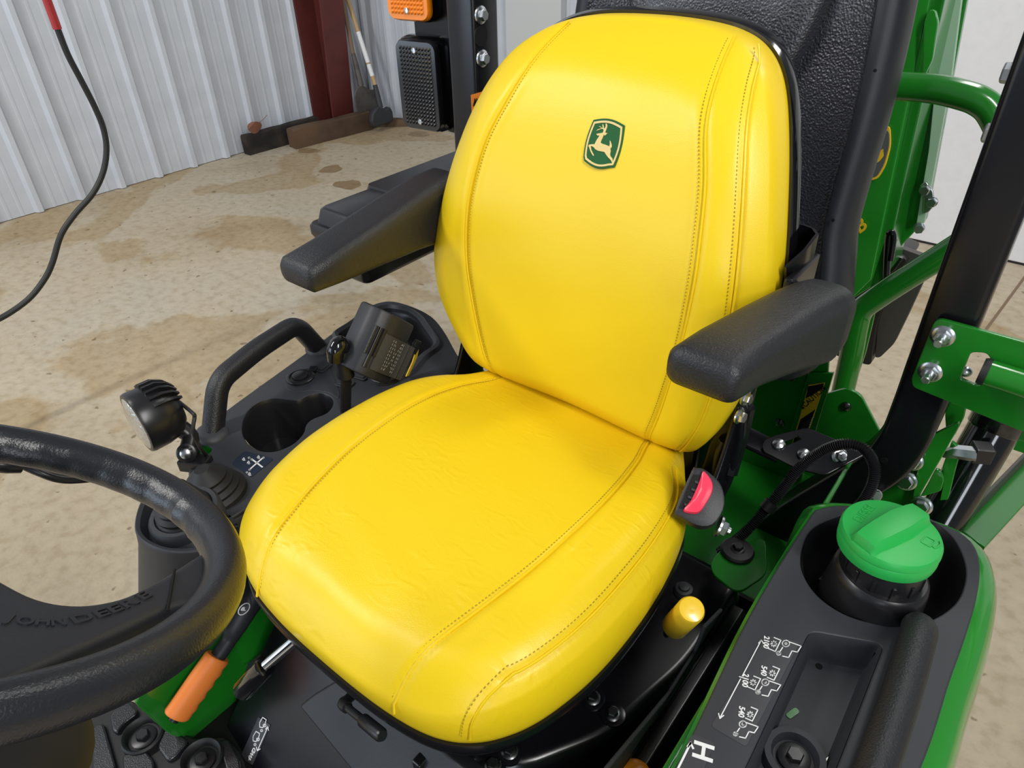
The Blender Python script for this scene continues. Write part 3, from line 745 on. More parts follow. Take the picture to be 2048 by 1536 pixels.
dec2 = quad_decal('decal', [(1384, 1467), (1430, 1486), (1405, 1545), (1352, 1536)], ZD, 'decal_ground', conL)
p = at(*Z5(390, 1405), 2, ZD + .0006); textm('letter', 'H', .030, plane_frame(p, (.32, -.95, 0), (.95, .32, 0)), .0004, 'decal_white', dec2)
stroke('symbols', [[Z5(302, 1350), Z5(205, 1545)], [Z5(282, 1372), Z5(303, 1345), Z5(322, 1385)]], ZD + .0003, .0022, dec2)
# --- fuel filler neck and cap
NK = at(1765, 1140, 2, .850)
neck = thing('fuel_filler', 'fuel filler neck in the console well closed by a bright green cap', 'fuel filler', (NK.x, NK.y, .70))
obj('neck', lathe([(.066, -.14), (.062, -.06), (.0585, -.012), (.057, -.004), (.053, .0), (.046, .0), (.046, -.02), (.0, -.02)], NK, (0.02, .04, 1), 48), 'plastic_smooth', neck)
obj('collar', lathe([(.046, -.015), (.046, .022), (.044, .03), (.0, .03)], NK, (.02, .04, 1), 40), 'plastic_smooth', neck)
for k in range(9):
    a = -2.6 + k * .5; q = NK + Vector((math.cos(a) * .046, math.sin(a) * .046, .008)); obj('collar_rib', boxm(q, (.004, .004, .022), Matrix.Rotation(a, 3, 'Z')), 'plastic_smooth', neck, smooth=False, bevel=.0008)
cl = at(1640, 1160, 2, ZR - .05)
obj('breather_clip', tube([cl, cl + Vector((.008, .012, .012)), cl + Vector((.03, .02, .018))], .006, 8), 'plastic_smooth', neck)
CP = at(1782, 1066, 2, .905); cn = Vector((-.02, .02, 1)).normalized()
R0 = .0595
cap = obj('cap', lathe([(.048, -.028), (.0585, -.026), (R0, -.020), (R0, -.010), (.0588, -.0085), (R0 + .0004, -.007), (R0, -.001), (.0575, .003), (.050, .0045), (0, .0055)], CP, cn, 64), 'cap_green', neck)
cap['label'] = 'bright green round cap with a raised grip bar'
gd = at(1845, 1015, 2, .92) - at(1728, 1076, 2, .92)
u = (gd - cn * gd.dot(cn)).normalized(); v = cn.cross(u)
rings = []
for a, wd, h in ((-.056, .024, .003), (-.052, .030, .012), (-.044, .030, .0165), (-.02, .034, .018), (.01, .036, .019), (.036, .030, .0185), (.048, .028, .016), (.055, .024, .004)):
    rings.append([CP + u * a + v * (x * wd / 2) + cn * (.003 + y * h) for x, y in ((-1.25, 0), (-1.0, .75), (-.85, 1), (-.3, 1.04), (.3, 1.04), (.85, 1), (1.0, .75), (1.25, 0))])
obj('cap_grip', loft(rings), 'cap_green', cap, angle=30, bevel=None)
textm('cap_lettering', 'DIESEL', .0150, Matrix.Translation(CP + cn * .0052 - u * .004 + v * .0375) @ plane_frame((0, 0, 0), u * .97 + v * .25, v), .0010, 'cap_green', cap)
Mp = Matrix.Translation(CP + cn * .0052 + u * .022 - v * .034) @ plane_frame((0, 0, 0), v * -1 + u * .2, u)
plate('cap_pump_symbol', [rrect(.013, .016, .002, 3), rrect(.0105, .0135, .0015, 3)], Mp, .0009, 'cap_green', cap, bevel=.0002)
obj('cap_pump_hose', tube([Mp @ Vector(q) for q in ((.007, -.004, 0), (.011, -.004, 0), (.012, .006, 0), (.009, .011, 0))], .0008, 6, k=4), 'cap_green', cap)
# --- inner wall of the fender, deck, footwell
obj('inner_wall', (lambda P: loft([[Vector((x, y, z)) for x, z in P] for y in (-.62, .26)]))([(.350, .40), (.357, .40), (.406, .797), (.399, .797)]), 'green_paint', tractor, smooth=False, bevel=.002)
obj('deck', boxm((0.0, .34, .515), (.80, .42, .012)), 'green_paint', tractor, smooth=False, bevel=.003)
obj('deck_riser', boxm((0.02, .13, .46), (.72, .012, .12)), 'deep_black', tractor, smooth=False)
tabp = [at(x, y, 2, .66) for x, y in [(1420, 1130), (1440, 1100), (1530, 1075), (1535, 1150), (1475, 1190), (1425, 1150)]]
plate('mounting_tab', [[(p.x, p.y) for p in round_poly(tabp, .02, 4)]], Matrix.Translation((0, 0, .66)), .006, 'green_paint', tractor, bevel=.0015)
q = at(1475, 1100, 2, .668)
obj('rubber_washer', lathe([(0, -.004), (.028, -.004), (.028, 0), (.025, .003), (.0, .004)], q, n=36), 'plastic_smooth', tractor)
bolt('bolt', q + Vector((0, 0, .004)), (0, 0, 1), .0085, 'plastic_smooth', tractor)
# footwell floor and side wall on the far side
obj('footwell_floor', boxm((0, -.62, .325), (1.0, 1.0, .03)), 'deep_black', tractor, smooth=False)
w1 = [(-.40, -.30, .74), (-.40, -.62, .70), (-.41, -.80, .36), (-.30, -.80, .34), (-.30, -.55, .34), (-.33, -.25, .34)]
gp = [at(x, y, 0, -.37) for x, y in [(505, 1160), (440, 1240), (330, 1330), (262, 1400), (340, 1470), (450, 1480), (475, 1380), (520, 1250), (560, 1180)]]
M4 = plane_frame((-.37, 0, 0), (0, 1, 0), (0, 0, 1))
plate('footwell_side', [[loc2(M4, p) for p in round_poly(gp, .02, 3)]], M4, .012, 'green_paint', tractor, bevel=.003)
obj('fender', (lambda P: loft([[Vector(p) + Vector((0, 0, z)) for p in P] for z in (0, .29)]))([(-.555, -.30, .40), (-.46, -.40, .40), (-.40, -.50, .40), (-.36, -.50, .40), (-.33, .20, .40), (-.40, .245, .40), (-.56, .20, .40), (-.60, .08, .40)]), 'green_paint', tractor, bevel=.02)
# --- seat pedestal
ped = thing('seat_pedestal', 'black steel seat pedestal and tunnel cover under the yellow cushion', 'pedestal', (0, -.25, .34))
ZP = .585
tp = [(-.20, -.36), (.05, -.42), (.20, -.40), (.28, -.27), (.318, -.10), (.318, .10), (-.24, .10)]
tpr = ccw([Vector((a, b, ZP)) for a, b in tp]); tpr = ccw(round_poly(tpr, .04, 4))
obj('tunnel', loft([grow(tpr, .05, .34), grow(tpr, .035, .42), grow(tpr, .012, ZP - .02), grow(tpr, .004, ZP - .004), tpr, grow(tpr, -.01, ZP + .001)]), 'frame_black', ped)
for (x, y, z) in ((1185, 1395, ZP), (1225, 1427, ZP), (1019, 1502, ZP), (985, 1530, ZP)):
    q = at(x, y, 2, z + .004); obj('washer', lathe([(0, -.006), (.019, -.006), (.019, -.001), (.015, 0), (0, 0)], q, n=30), 'frame_black', ped); bolt('bolt', q, (0, 0, 1), .0085, 'zinc_dark', ped, kind='flange')
q = at(920, 1522, 2, ZP + .03); obj('socket_screw', lathe([(0, -.01), (.0085, -.01), (.0085, 0), (.007, .001), (.004, .001), (.004, -.004), (0, -.004)], q, n=24), 'zinc', ped)
for dx in (-.03, .02):
    c = at(905, 1520, 2, ZP + .02); obj('slide_rail', boxm(c + Vector((dx, .03, 0)), (.016, .14, .03)), 'frame_black', ped, smooth=False, bevel=.004)
obj('suspension_box', boxm((0, -.20, .675), (.34, .40, .17)), 'deep_black', ped, smooth=False, bevel=.02)
q = at(1368, 1178, 2, .625); obj('cap_plug', lathe([(0, -.01), (.0175, -.01), (.0175, -.003), (.014, .002), (.009, .003), (.008, .006), (0, .007)], q, n=30), 'plastic_black', ped)
obj('side_rail', (lambda P: loft([[Vector((x, y, z)) for x, z in P] for y in (-.62, .06)]))([(.318, .40), (.350, .40), (.352, .56), (.346, .572), (.326, .572), (.318, .56)]), 'frame_black', ped, bevel=.004)
obj('side_trim', (lambda a: loft([[p + Vector((s, 0, 0)) for p in a] for s in (0, .006)]))([at(1405, 1250, 0, .335), at(1440, 1215, 0, .335), at(1262, 1500, 0, .335), at(1235, 1536, 0, .335), at(1205, 1536, 0, .335), at(1370, 1340, 0, .335)]), 'panel_grey', ped, smooth=False, bevel=.002)
# sloping front cover with drive decal
fc = [Vector(p) for p in ((-.305, -.42, .545), (.16, -.49, .545), (.16, -.645, .34), (-.335, -.5705, .34))]
nrm = (fc[1] - fc[0]).cross(fc[3] - fc[0]).normalized()
if nrm.z < 0: nrm = -nrm
obj('front_cover', loft([[p - nrm * .01 for p in fc], fc]), 'frame_black', ped, smooth=False, bevel=.004)  # darker black used here to hold the shadow under the seat
pl = [atp(x, y, fc[0] + nrm * .03, nrm) for x, y in [(612, 1408), (640, 1385), (705, 1345), (1010, 1600), (760, 1600)]]
M4 = plane_frame(pl[0], (1, -.1, 0), fc[0] - fc[3])
plate('lever_shroud', [[loc2(M4, p) for p in round_poly(pl, .01, 4)]], M4, .03, 'plastic_black', ped, bevel=.004)
Md = plane_frame(fc[0] + nrm * .0008, fc[1] - fc[0], fc[0] - fc[3])
def D2(x, y): return loc2(Md, atp(x, y, fc[0] + nrm * .0008, nrm))
dd = plate('decal', [[D2(*p) for p in [(517, 1434), (541, 1450), (505, 1530), (480, 1515)]]], Md, .0006, 'decal_ground', ped, bevel=.0001)
def Z7(x, y): return (x / 3.413, 1086 + y / 3.413)
def stroke2(name, lines, M4, f2, wd, parent, m='decal_white'):
    mb = MB()
    for ln in lines:
        P = [Vector((*f2(*p), 0)) for p in ln]
        for a, b in zip(P, P[1:]):
            t = (b - a).normalized(); s = Vector((-t.y, t.x, 0)) * wd / 2; e = t * wd * .4
            vv = [a - s - e, b - s + e, b + s + e, a + s - e]; h = Vector((0, 0, .0009))
            mb.add([M4 @ (p + h * .5) for p in vv] + [M4 @ (p + h) for p in vv], [(0, 3, 2, 1), (4, 5, 6, 7), (0, 1, 5, 4), (1, 2, 6, 5), (2, 3, 7, 6), (3, 0, 4, 7)])
    return tag(obj(name, mb, m, parent, smooth=False), kind='stuff')
T = lambda ox, oy: [[Z7(ox - 5, oy), Z7(ox + 15, oy - 35), Z7(ox + 40, oy - 20), Z7(ox + 30, oy + 15), Z7(ox + 15, oy + 35), Z7(ox - 5, oy + 30), Z7(ox - 5, oy)], ringpts(*Z7(ox + 28, oy + 20), 3.0, 10), ringpts(*Z7(ox + 8, oy + 55), 2.2, 10)]
stroke2('symbols', T(1780, 1225) + T(1735, 1320) + [[Z7(1830, 1255), Z7(1760, 1415)], [Z7(1815, 1270), Z7(1830, 1252), Z7(1836, 1278)], [Z7(1752, 1392), Z7(1758, 1418), Z7(1778, 1405)]], Md, D2, .0014, dd)
a = Vector((*D2(*Z7(1700, 1485)), .0008)); b = Vector((*D2(*Z7(1745, 1400)), .0008)); tdir = (b - a).normalized()
Mt = Md @ Matrix.Translation((a + b) / 2) @ plane_frame((0, 0, 0), tdir, Vector((-tdir.y, tdir.x, 0)))
textm('lettering', '4WD', .0115, Mt, .0006, 'decal_white', dd)
# --- rubber floor mat with raised pads
MATZ = .36
mt = [at(x, y, 2, MATZ) for x, y in [(165, 1445), (262, 1398), (340, 1455), (395, 1478), (450, 1472), (478, 1500), (500, 1560), (480, 1640), (150, 1640), (120, 1500)]]
mrt = thing('floor_mat', 'black ribbed rubber footwell mat with raised pads at the lower left', 'floor mat', (-.4, -.7, MATZ))
plate('mat_sheet', [[(p.x, p.y) for p in round_poly(mt, .012, 4)]], Matrix.Translation((0, 0, MATZ - .01)), .02, 'rubber', mrt, bevel=.004)
def pad(pts):
    P = [at(*Z7(x, y), 2, MATZ + .004) for x, y in pts]; plate('raised_pad', [[(p.x, p.y) for p in round_poly(P, .01, 4)]], Matrix.Translation((0, 0, MATZ + .003)), .012, 'rim_rubber', mrt, bevel=.0035)
pad([(755, 1175), (880, 1080), (945, 1150), (935, 1180), (850, 1240), (805, 1310), (770, 1290)])
pad([(630, 1270), (710, 1230), (800, 1536), (780, 1600), (640, 1600)])
pad([(1075, 1400), (1130, 1270), (1160, 1265), (1285, 1350), (1280, 1380), (1200, 1470), (1150, 1500)])
pad([(840, 1450), (1000, 1420), (1060, 1500), (1060, 1600), (850, 1600)])
pad([(1490, 1370), (1560, 1340), (1640, 1480), (1660, 1600), (1560, 1600)])
for x, y in ((985, 1330), (1385, 1490)):
    q = at(*Z7(x, y), 2, MATZ)
    obj('bolt_boss', lathe([(.036, -.006), (.036, .012), (.033, .015), (.029, .012), (.026, .002), (0, .002)], q, n=40), 'rubber', mrt)
    bolt('bolt', q + Vector((0, 0, .004)), (0, 0, 1), .0115, 'plastic_smooth', mrt, kind='washer', spin=.6)
# ------------------------------------------------------------------ roll bar
rb = thing('roll_bar', 'black square-tube roll bar standing behind the yellow seat', 'roll bar', (0, .335, .45))
def post(sx):
    pts = [(.24, .38), (.327, .56), (.40, .69), (.442, .765), (.459, .83), (.4615, .90), (.4605, 1.0), (.458, 1.3), (.456, 1.8), (.454, 2.25)]
    P = [Vector((x * sx, .336, z)) for x, z in pts]
    P = catmull(P, 4)
    o = obj('post', sweep(P, rrect(.072, .072, .010, 4), up=(0, 1, 0)), 'frame_black', rb); return o
pr = post(1); plft = post(-1)
obj('cross_tube', sweep([Vector((-.49, .336, 2.285)), Vector((.49, .336, 2.285))], rrect(.072, .072, .01, 4), up=(0, 1, 0)), 'frame_black', rb)
for x, y in ((963, 30), (966, 117)): bolt('bolt', at(x, y, 0, -.418), (1, -.0, 0), .0105, 'zinc', plft, spin=.2)
q = at(962, 72, 0, -.4205); obj('bolt_hole', lathe([(0, -.001), (.018, -.001), (.018, .0006), (0, .0006)], q, (1, 0, 0), 28), 'deep_black', plft)
for x, y in ((2003, 145), (1966, 265)): bolt('bolt', at(x, y, 1, .335) + Vector((.012, 0, 0)), (-1, 0, 0), .0125, 'zinc', pr, kind='hex', spin=.5)
q = at(1768, 921, 1, .299); obj('bolt_hole', lathe([(0, -.001), (.006, -.001), (.006, .0008), (0, .0008)], q, (0, -1, 0), 20), 'deep_black', pr)
# warning sticker on the far post
a, b = at(942, 190, 0, -.4205), at(940, 262, 0, -.4205)
Ms = plane_frame(a, (0, 1, 0), (0, 0, 1))
stk = plate('warning_sticker', [[(0, 0), (.07, 0), (.07, -.11), (0, -.11)]], Ms, .0008, 'decal_orange', rb, bevel=.0001)
plate('sticker_text_field', [[(.006, -.028), (.064, -.028), (.064, -.104), (.006, -.104)]], Ms @ Matrix.Translation((0, 0, .0006)), .0006, 'decal_white', stk, bevel=.0001)
textm('sticker_lettering', 'WARNING', .0135, Ms @ Matrix.Translation((.041, -.014, .0008)), .0004, 'deep_black', stk)
plate('sticker_triangle', [[(.003, -.021), (.017, -.021), (.010, -.007)]], Ms @ Matrix.Translation((0, 0, .0007)), .0004, 'deep_black', stk, bevel=.00005)
# ------------------------------------------------------------------ marker lamps
lb = thing('lamp_bracket', 'flat black plate on the roll bar carrying the two lamps', 'bracket', (-.52, .372, 1.1))
b0 = at(814, 40, 1, .375); 
M4 = plane_frame((0, .375, 0), (1, 0, 0), (0, 0, 1))
plate('plate', [[(-.652, 1.16), (-.46, 1.14), (-.46, 1.62), (-.652, 1.62)]], M4, .006, 'frame_black', lb, bevel=.001)
def grid_lens(w_, h, nx, ny, amp):
    mb = MB(); v = []; f = []
    for j in range(ny * 2 + 1):
        for i in range(nx * 2 + 1):
            x = -w_/2 + w_ * i / (nx * 2); y = -h/2 + h * j / (ny * 2); v.append((x, y, amp if (i % 2 and j % 2) else 0))
    W = nx * 2 + 1
    for j in range(ny * 2):
        for i in range(nx * 2): f.append((j*W+i, j*W+i+1, (j+1)*W+i+1, (j+1)*W+i))
    return v, f
def lamp(name, label, c, w_, h, lens, body, rot=0.0):
    t = thing(name, label, 'lamp', c + Vector((0, .04, 0)), 'lamps on the roll bar bracket')
    M4 = Matrix.Translation(c) @ Matrix.Rotation(rot, 4, 'Z') @ Matrix(((1, 0, 0, 0), (0, 0, -1, 0), (0, 1, 0, 0), (0, 0, 0, 1)))
    def ringz(a, b, r, z): return [M4 @ Vector((x, y, z)) for x, y in rrect(a, b, r, 5)]
    obj('housing', loft([ringz(w_, h, .022, -.048), ringz(w_ + .004, h + .004, .024, -.030), ringz(w_, h, .022, -.012), ringz(w_ - .006, h - .006, .02, -.006)]), 'gloss_black', t)
    o = obj('lens', loft([ringz(w_ - .004, h - .004, .021, -.016), ringz(w_ - .006, h - .006, .02, .0), ringz(w_ - .012, h - .012, .017, .006), ringz(w_ - .022, h - .022, .014, .006)], False, True), body, t)
    v, f = grid_lens(w_ - .030, h - .030, int((w_ - .03) / .0075), int((h - .03) / .0075), .0036)
    obj('prism_field', ([M4 @ (Vector(p) + Vector((0, 0, .0064))) for p in v], f), body, o, smooth=False)
    for sy in (1, -1):
        q = M4 @ Vector((0.0, sy * (h / 2 - .022), .008)); obj('screw', lathe([(0, -.003), (.0055, -.003), (.0055, .002), (.0042, .0025), (.0036, .001), (0, .001)], q, M4.to_3x3() @ Vector((0, 0, 1)), 18), 'zinc', t)
c = (at(792, 86, 1, .335) + at(886, 258, 1, .335)) / 2
lamp('rear_lamp', 'dark smoked rectangular lamp mounted below the amber lamp', c, .112, .185, 'lens_smoke', 'lens_smoke', .12)
lamp('amber_lamp', 'amber rectangular turn signal lamp cut by the top edge', c + Vector((-.010, 0, .213)), .112, .185, 'lens_amber', 'lens_amber', .12)
# ------------------------------------------------------------------ black storage box behind the far armrest
def storage():
    t = thing('storage_box', 'black plastic storage box with a stepped lid behind the far armrest', 'box', (-.55, .2, .85))
    YF = .03
    a = at(618, 445, 1, YF); b = at(733, 577, 1, YF)
    x0, x1, zb, zt = a.x, b.x, b.z, a.z
    def ringbox(xa, xb, ya, yb, z, r=.014): return [Vector(((xa+xb)/2 + p, (ya+yb)/2 + q, z)) for p, q in rrect(xb - xa, yb - ya, r, 4)]
    yb = .52
    obj('box_body', loft([ringbox(x0 + .015, x1 - .012, YF + .012, yb - .02, zb), ringbox(x0 + .006, x1 - .002, YF + .003, yb, zb + .012), ringbox(x0, x1, YF, yb, zt - .03), ringbox(x0 - .004, x1 + .004, YF - .004, yb, zt - .022), ringbox(x0 - .004, x1 + .004, YF - .004, yb, zt - .006), ringbox(x0, x1, YF, yb, zt)]), 'plastic_smooth', t)
    obj('lid', loft([ringbox(x0 + .008, x1 - .008, YF + .008, yb - .005, zt - .002), ringbox(x0 + .014, x1 - .014, YF + .016, yb - .01, zt + .026), ringbox(x0 + .02, x1 - .02, YF + .022, yb - .015, zt + .031)]), 'plastic_smooth', t)
    obj('lid_step', loft([ringbox(x0 - .0, x1 - .03, YF + .15, yb, zt - .004), ringbox(x0 - .0, x1 - .03, YF + .15, yb, zt + .018), ringbox(x0 + .005, x1 - .035, YF + .155, yb, zt + .036)]), 'plastic_smooth', t)
storage()
# ------------------------------------------------------------------ rear facing seat of the backhoe
def rear_seat():
    t = thing('rear_operator_seat', 'black grained high-back seat of the backhoe behind the yellow seat', 'seat', (.0, .40, .7))
    Y0 = .355
    ol = [(.15, .825), (.232, .832), (.280, .86), (.302, .91), (.309, .98), (.295, 1.06), (.283, 1.12), (.281, 1.20), (.281, 1.28), (.278, 1.36), (.270, 1.45), (.256, 1.53), (.23, 1.60), (.17, 1.64), (0, 1.65)]
    P = [V2(a, b) for a, b in ol]
    ring_ = resample(catmull(P + [V2(-p.x, p.y) for p in reversed(P[:-1])], 6, True), 200); C0 = V2(0, 1.24)
    tilt = lambda z: .10 * (z - 1.1)
    rs = []
    for s_, dy in ((.85, .10), (.96, .10), (.99, .085), (1.0, .06), (.995, .035), (.982, .014), (.96, .004), (.925, .0), (.905, .002)):
        rs.append([Vector((C0.x + (p.x - C0.x) * (1 - (1 - s_) * 1.35), Y0 + tilt(p.y) + dy, C0.y + (p.y - C0.y) * s_)) for p in ring_])
    obj('edge_band', loft(rs, True, False), 'plastic_black', t); rs = rs[-1:]
    for s_, dy in ((.885, .007), (.87, .011), (.78, .016), (.72, .020), (.60, .020), (.4, .018), (.2, .018), (.01, .018)):
        rs.append([Vector((C0.x + (p.x - C0.x) * (1 - (1 - s_) * 1.2) if s_ > .3 else C0.x + (p.x - C0.x) * s_, Y0 + tilt(p.y) + dy, C0.y + (p.y - C0.y) * s_)) for p in ring_])
    o = obj('back_cover', loft(rs, False, True), 'leather_black', t)
    # raised headrest field on the upper middle
    hr = [V2(a, b) for a, b in [(0, 1.63), (.10, 1.62), (.155, 1.58), (.17, 1.5), (.158, 1.42), (.13, 1.34), (.09, 1.28), (0, 1.26)]]
    hh = resample(catmull(hr + [V2(-p.x, p.y) for p in reversed(hr[1:-1])], 6, True), 90); hc = V2(0, 1.45)
    obj('headrest_panel', loft([[Vector((hc.x + (p.x - hc.x) * s_, Y0 + tilt(p.y) + dy, hc.y + (p.y - hc.y) * s_)) for p in hh] for s_, dy in ((1.02, .03), (1.0, .012), (.97, .004), (.9, .0), (.6, .0))]), 'leather_black', t)
    for x, y in ((1750, 141), (1666, 441)):
        q = at(x, y, 1, Y0 - .002); obj('vent_hole', lathe([(0, -.002), (.0022, -.002), (.0022, .001), (0, .001)], q, (0, -1, 0), 12), 'deep_black', t)
    obj('seat_base', boxm((-.06, .66, .985), (.34, .40, .08)), 'plastic_smooth', t, bevel=.03)
rear_seat()
# ------------------------------------------------------------------ console on the far side (driver's right)
ZL = .80
conR = thing('hand_console', 'dark grey plastic console with cup holder, grab handle and control symbols', 'console', (-.45, -.15, .70))
def Z5b(x, y): return (200 + x / 2.56, 550 + y / 2.56)
def Z2b(x, y): return (640 + x / 6.827, 580 + y / 6.827)
def Z3b(x, y): return (220 + x / 6.024, 760 + y / 6.024)
outl = [at(x, y, 2, ZL) for x, y in [(470, 1045), (420, 1000), (385, 965), (378, 925), (392, 888), (420, 850), (460, 815), (600, 714), (700, 640), (742, 611), (780, 602), (822, 612), (862, 632), (888, 662), (912, 705), (935, 745)]]
outl += [Vector((-.302, .03, ZL)), Vector((-.302, -.20, ZL)), Vector((-.302, -.42, ZL)), Vector((-.305, -.46, ZL))]
outl = ccw(resample(catmull(outl, 5, True), 160))
cup = ccw(catmull([at(*Z5b(x, y), 2, ZL) for x, y in [(728, 790), (745, 715), (800, 660), (880, 632), (970, 640), (1020, 640), (1075, 615), (1130, 605), (1180, 625), (1192, 660), (1160, 705), (1090, 735), (1055, 765), (1040, 810), (985, 865), (890, 902), (800, 892), (748, 848)]], 4, True))
bay = ccw(round_poly([at(*Z2b(x, y), 2, ZL) for x, y in [(215, 640), (640, 385), (900, 265), (1190, 310), (1330, 400), (1585, 770), (1365, 920), (1200, 1130), (820, 1290), (430, 800)]], .018, 4))
slot = ccw(round_poly([at(*Z3b(x, y), 2, ZL) for x, y in [(1000, 800), (1105, 735), (1222, 830), (1215, 860), (1110, 968), (1030, 900)]], .006, 3))
plate('top_panel', [[(p.x, p.y) for p in r] for r in (outl, cup, bay, slot)], Matrix.Translation((0, 0, ZL - .004)), .008, 'panel_grey', conR, bevel=.0025)
obj('skirt', loft([grow(outl, -.003, ZL - .005), grow(outl, .004, ZL - .014), grow(outl, .008, ZL - .05), grow(outl, .004, ZL - .09)], False, False), 'panel_grey', conR)
obj('cup_holder', loft([cup, grow(cup, -.004, ZL - .008), grow(cup, -.008, ZL - .09)], False, True), 'plastic_smooth', conR)
obj('storage_bay', loft([bay, grow(bay, -.006, ZL - .008), grow(bay, -.012, ZL - .07)], False, True), 'plastic_smooth', conR)
obj('bay_rim', loft([grow(bay, .014, ZL - .001), grow(bay, .012, ZL + .008), grow(bay, .006, ZL + .012), grow(bay, -.001, ZL + .006), grow(bay, -.002, ZL - .004)], False, False), 'panel_grey', conR)
obj('cable_slot', loft([slot, grow(slot, -.001, ZL - .03)], False, True), 'green_paint', conR)
# grab handle
H0 = at(425, 872, 2, ZL - .004); H3 = at(640, 700, 2, ZL - .004)
hp = [H0, at(430, 835, 2, ZL + .030), at(440, 792, 2, ZL + .062), at(452, 770, 2, ZL + .075), at(472, 745, 2, ZL + .082), at(520, 703, 2, ZL + .086), at(570, 664, 2, ZL + .084), at(598, 660, 2, ZL + .076), at(620, 676, 2, ZL + .048), H3]
def bend(pts, r, k=6):
    pts = [Vector(p) for p in pts]; out = [pts[0]]
    for a, p, b in zip(pts, pts[1:], pts[2:]):
        A = p + (a - p).normalized() * min(r, (a - p).length * .45); B = p + (b - p).normalized() * min(r, (b - p).length * .45)
        out += [A * (1-t)**2 + p * 2*t*(1-t) + B * t * t for t in [j / k for j in range(k + 1)]]
    return out + [pts[-1]]
hp = [H0, at(436, 762, 2, ZL + .078), at(512, 700, 2, ZL + .088), at(592, 648, 2, ZL + .084), H3]
hd = obj('grab_handle', sweep(bend(hp, .028), rrect(.034, .037, .013, 4)), 'plastic_grain', conR)
for q in (H0, H3): obj('handle_foot', lathe([(.03, 0), (.030, .006), (.026, .011), (.018, .016), (.0, .016)], q, (.1, .1, 1), 32), 'panel_grey', conR)
# socket cover, switch blanks
q = at(601, 756, 2, ZL + .001)
so = obj('socket_cover', lathe([(.0275, -.002), (.0275, .004), (.025, .006), (.021, .006), (.020, .003), (.016, .003), (.015, .008), (.012, .0095), (.0, .0095)], q, n=40), 'plastic_smooth', conR)
hb_ = at(626, 739, 2, ZL + .004); obj('hinge_tab', boxm(hb_, (.016, .016, .008), Matrix.Rotation(.6, 3, 'Z')), 'plastic_smooth', so, smooth=False, bevel=.002)
ur = (at(700, 700, 2, ZL) - at(640, 750, 2, ZL)).normalized()
for x, y, a, b in ((644, 735, .034, .030), (690, 768, .026, .034), (724, 752, .026, .030), (668, 702, .03, .028)):
    c = at(x, y, 2, ZL + .001); M4 = plane_frame(c, ur, Vector((-ur.y, ur.x, 0)))
    sb = plate('switch_blank', [rrect(a, b, .004, 3)], M4, .005, 'panel_grey', conR, bevel=.0012)
    plate('switch_inset', [rrect(a * .68, b * .68, .003, 3)], M4 @ Matrix.Translation((0, 0, .003)), .003, 'panel_grey', sb, bevel=.0008)
# raised switch field
sf = [at(*Z5b(x, y), 2, ZL) for x, y in [(945, 580), (985, 505), (1075, 450), (1150, 415), (1230, 600), (1225, 640), (1180, 605), (1080, 590), (1010, 605)]]
plate('switch_field', [[(p.x, p.y) for p in round_poly(sf, .012, 4)]], Matrix.Translation((0, 0, ZL - .0005)), .003, 'panel_grey', conR, bevel=.001)
dcl = [at(*Z3b(x, y), 2, ZL) for x, y in [(1620, 855), (1980, 950), (1700, 1180), (1462, 1005)]]
dB = plate('decal', [[(p.x, p.y) for p in round_poly(dcl, .006, 3)]], Matrix.Translation((0, 0, ZL + .0004)), .0008, 'decal_blue', conR, bevel=.0002)
Lp = [[Z3b(1708, 955), Z3b(1770, 1000), Z3b(1835, 1050)], [Z3b(1848, 935), Z3b(1770, 1000), Z3b(1682, 1080)]]
bl = []
for x, y, r in ((1675, 937, 12), (1708, 957, 12), (1848, 935, 12), (1682, 1080, 12), (1650, 1112, 12)):
    for rr in (.5, 1.0, 1.4): bl.append(ringpts(*Z3b(x, y), rr, 8))
sm_ = []
for x, y in ((1610, 955), (1668, 995), (1788, 930), (1680, 1135)):
    sm_ += [[Z3b(x - 16, y + 6), Z3b(x + 2, y - 20), Z3b(x + 14, y + 2), Z3b(x - 16, y + 6)], [Z3b(x - 4, y + 16), Z3b(x + 18, y + 14)]]
stroke('symbols', Lp, ZL + .0008, .0026, dB); stroke('knob_marks', bl, ZL + .0008, .0016, dB); stroke('motion_marks', sm_, ZL + .0008, .0011, dB)
# ------------------------------------------------------------------ lever with a glossy knob
lv = thing('range_lever', 'black flat lever with a glossy rounded knob beside the belt reel', 'lever', at(690, 800, 0, -.325))
Xl = -.375
kp = [at(674, 706, 0, Xl), at(684, 690, 0, Xl), at(694, 712, 0, Xl), at(693, 738, 0, Xl)]
obj('knob', tube([at(671, 722, 0, Xl), at(672, 700, 0, Xl), at(680, 690, 0, Xl), at(690, 700, 0, Xl)], [.014, .0165, .0165, .014], 16, k=5), 'gloss_black', lv)
obj('neck', tube([at(684, 700, 0, Xl), at(688, 728, 0, Xl), at(692, 752, 0, Xl)], [.015, .014, .016], 12, k=3), 'plastic_smooth', lv)
obj('bar', sweep([at(692, 745, 0, Xl), at(692, 800, 0, Xl), at(690, 850, 0, Xl)], rrect(.022, .006, .002, 2), up=(1, 0, 0)), 'plastic_smooth', lv)
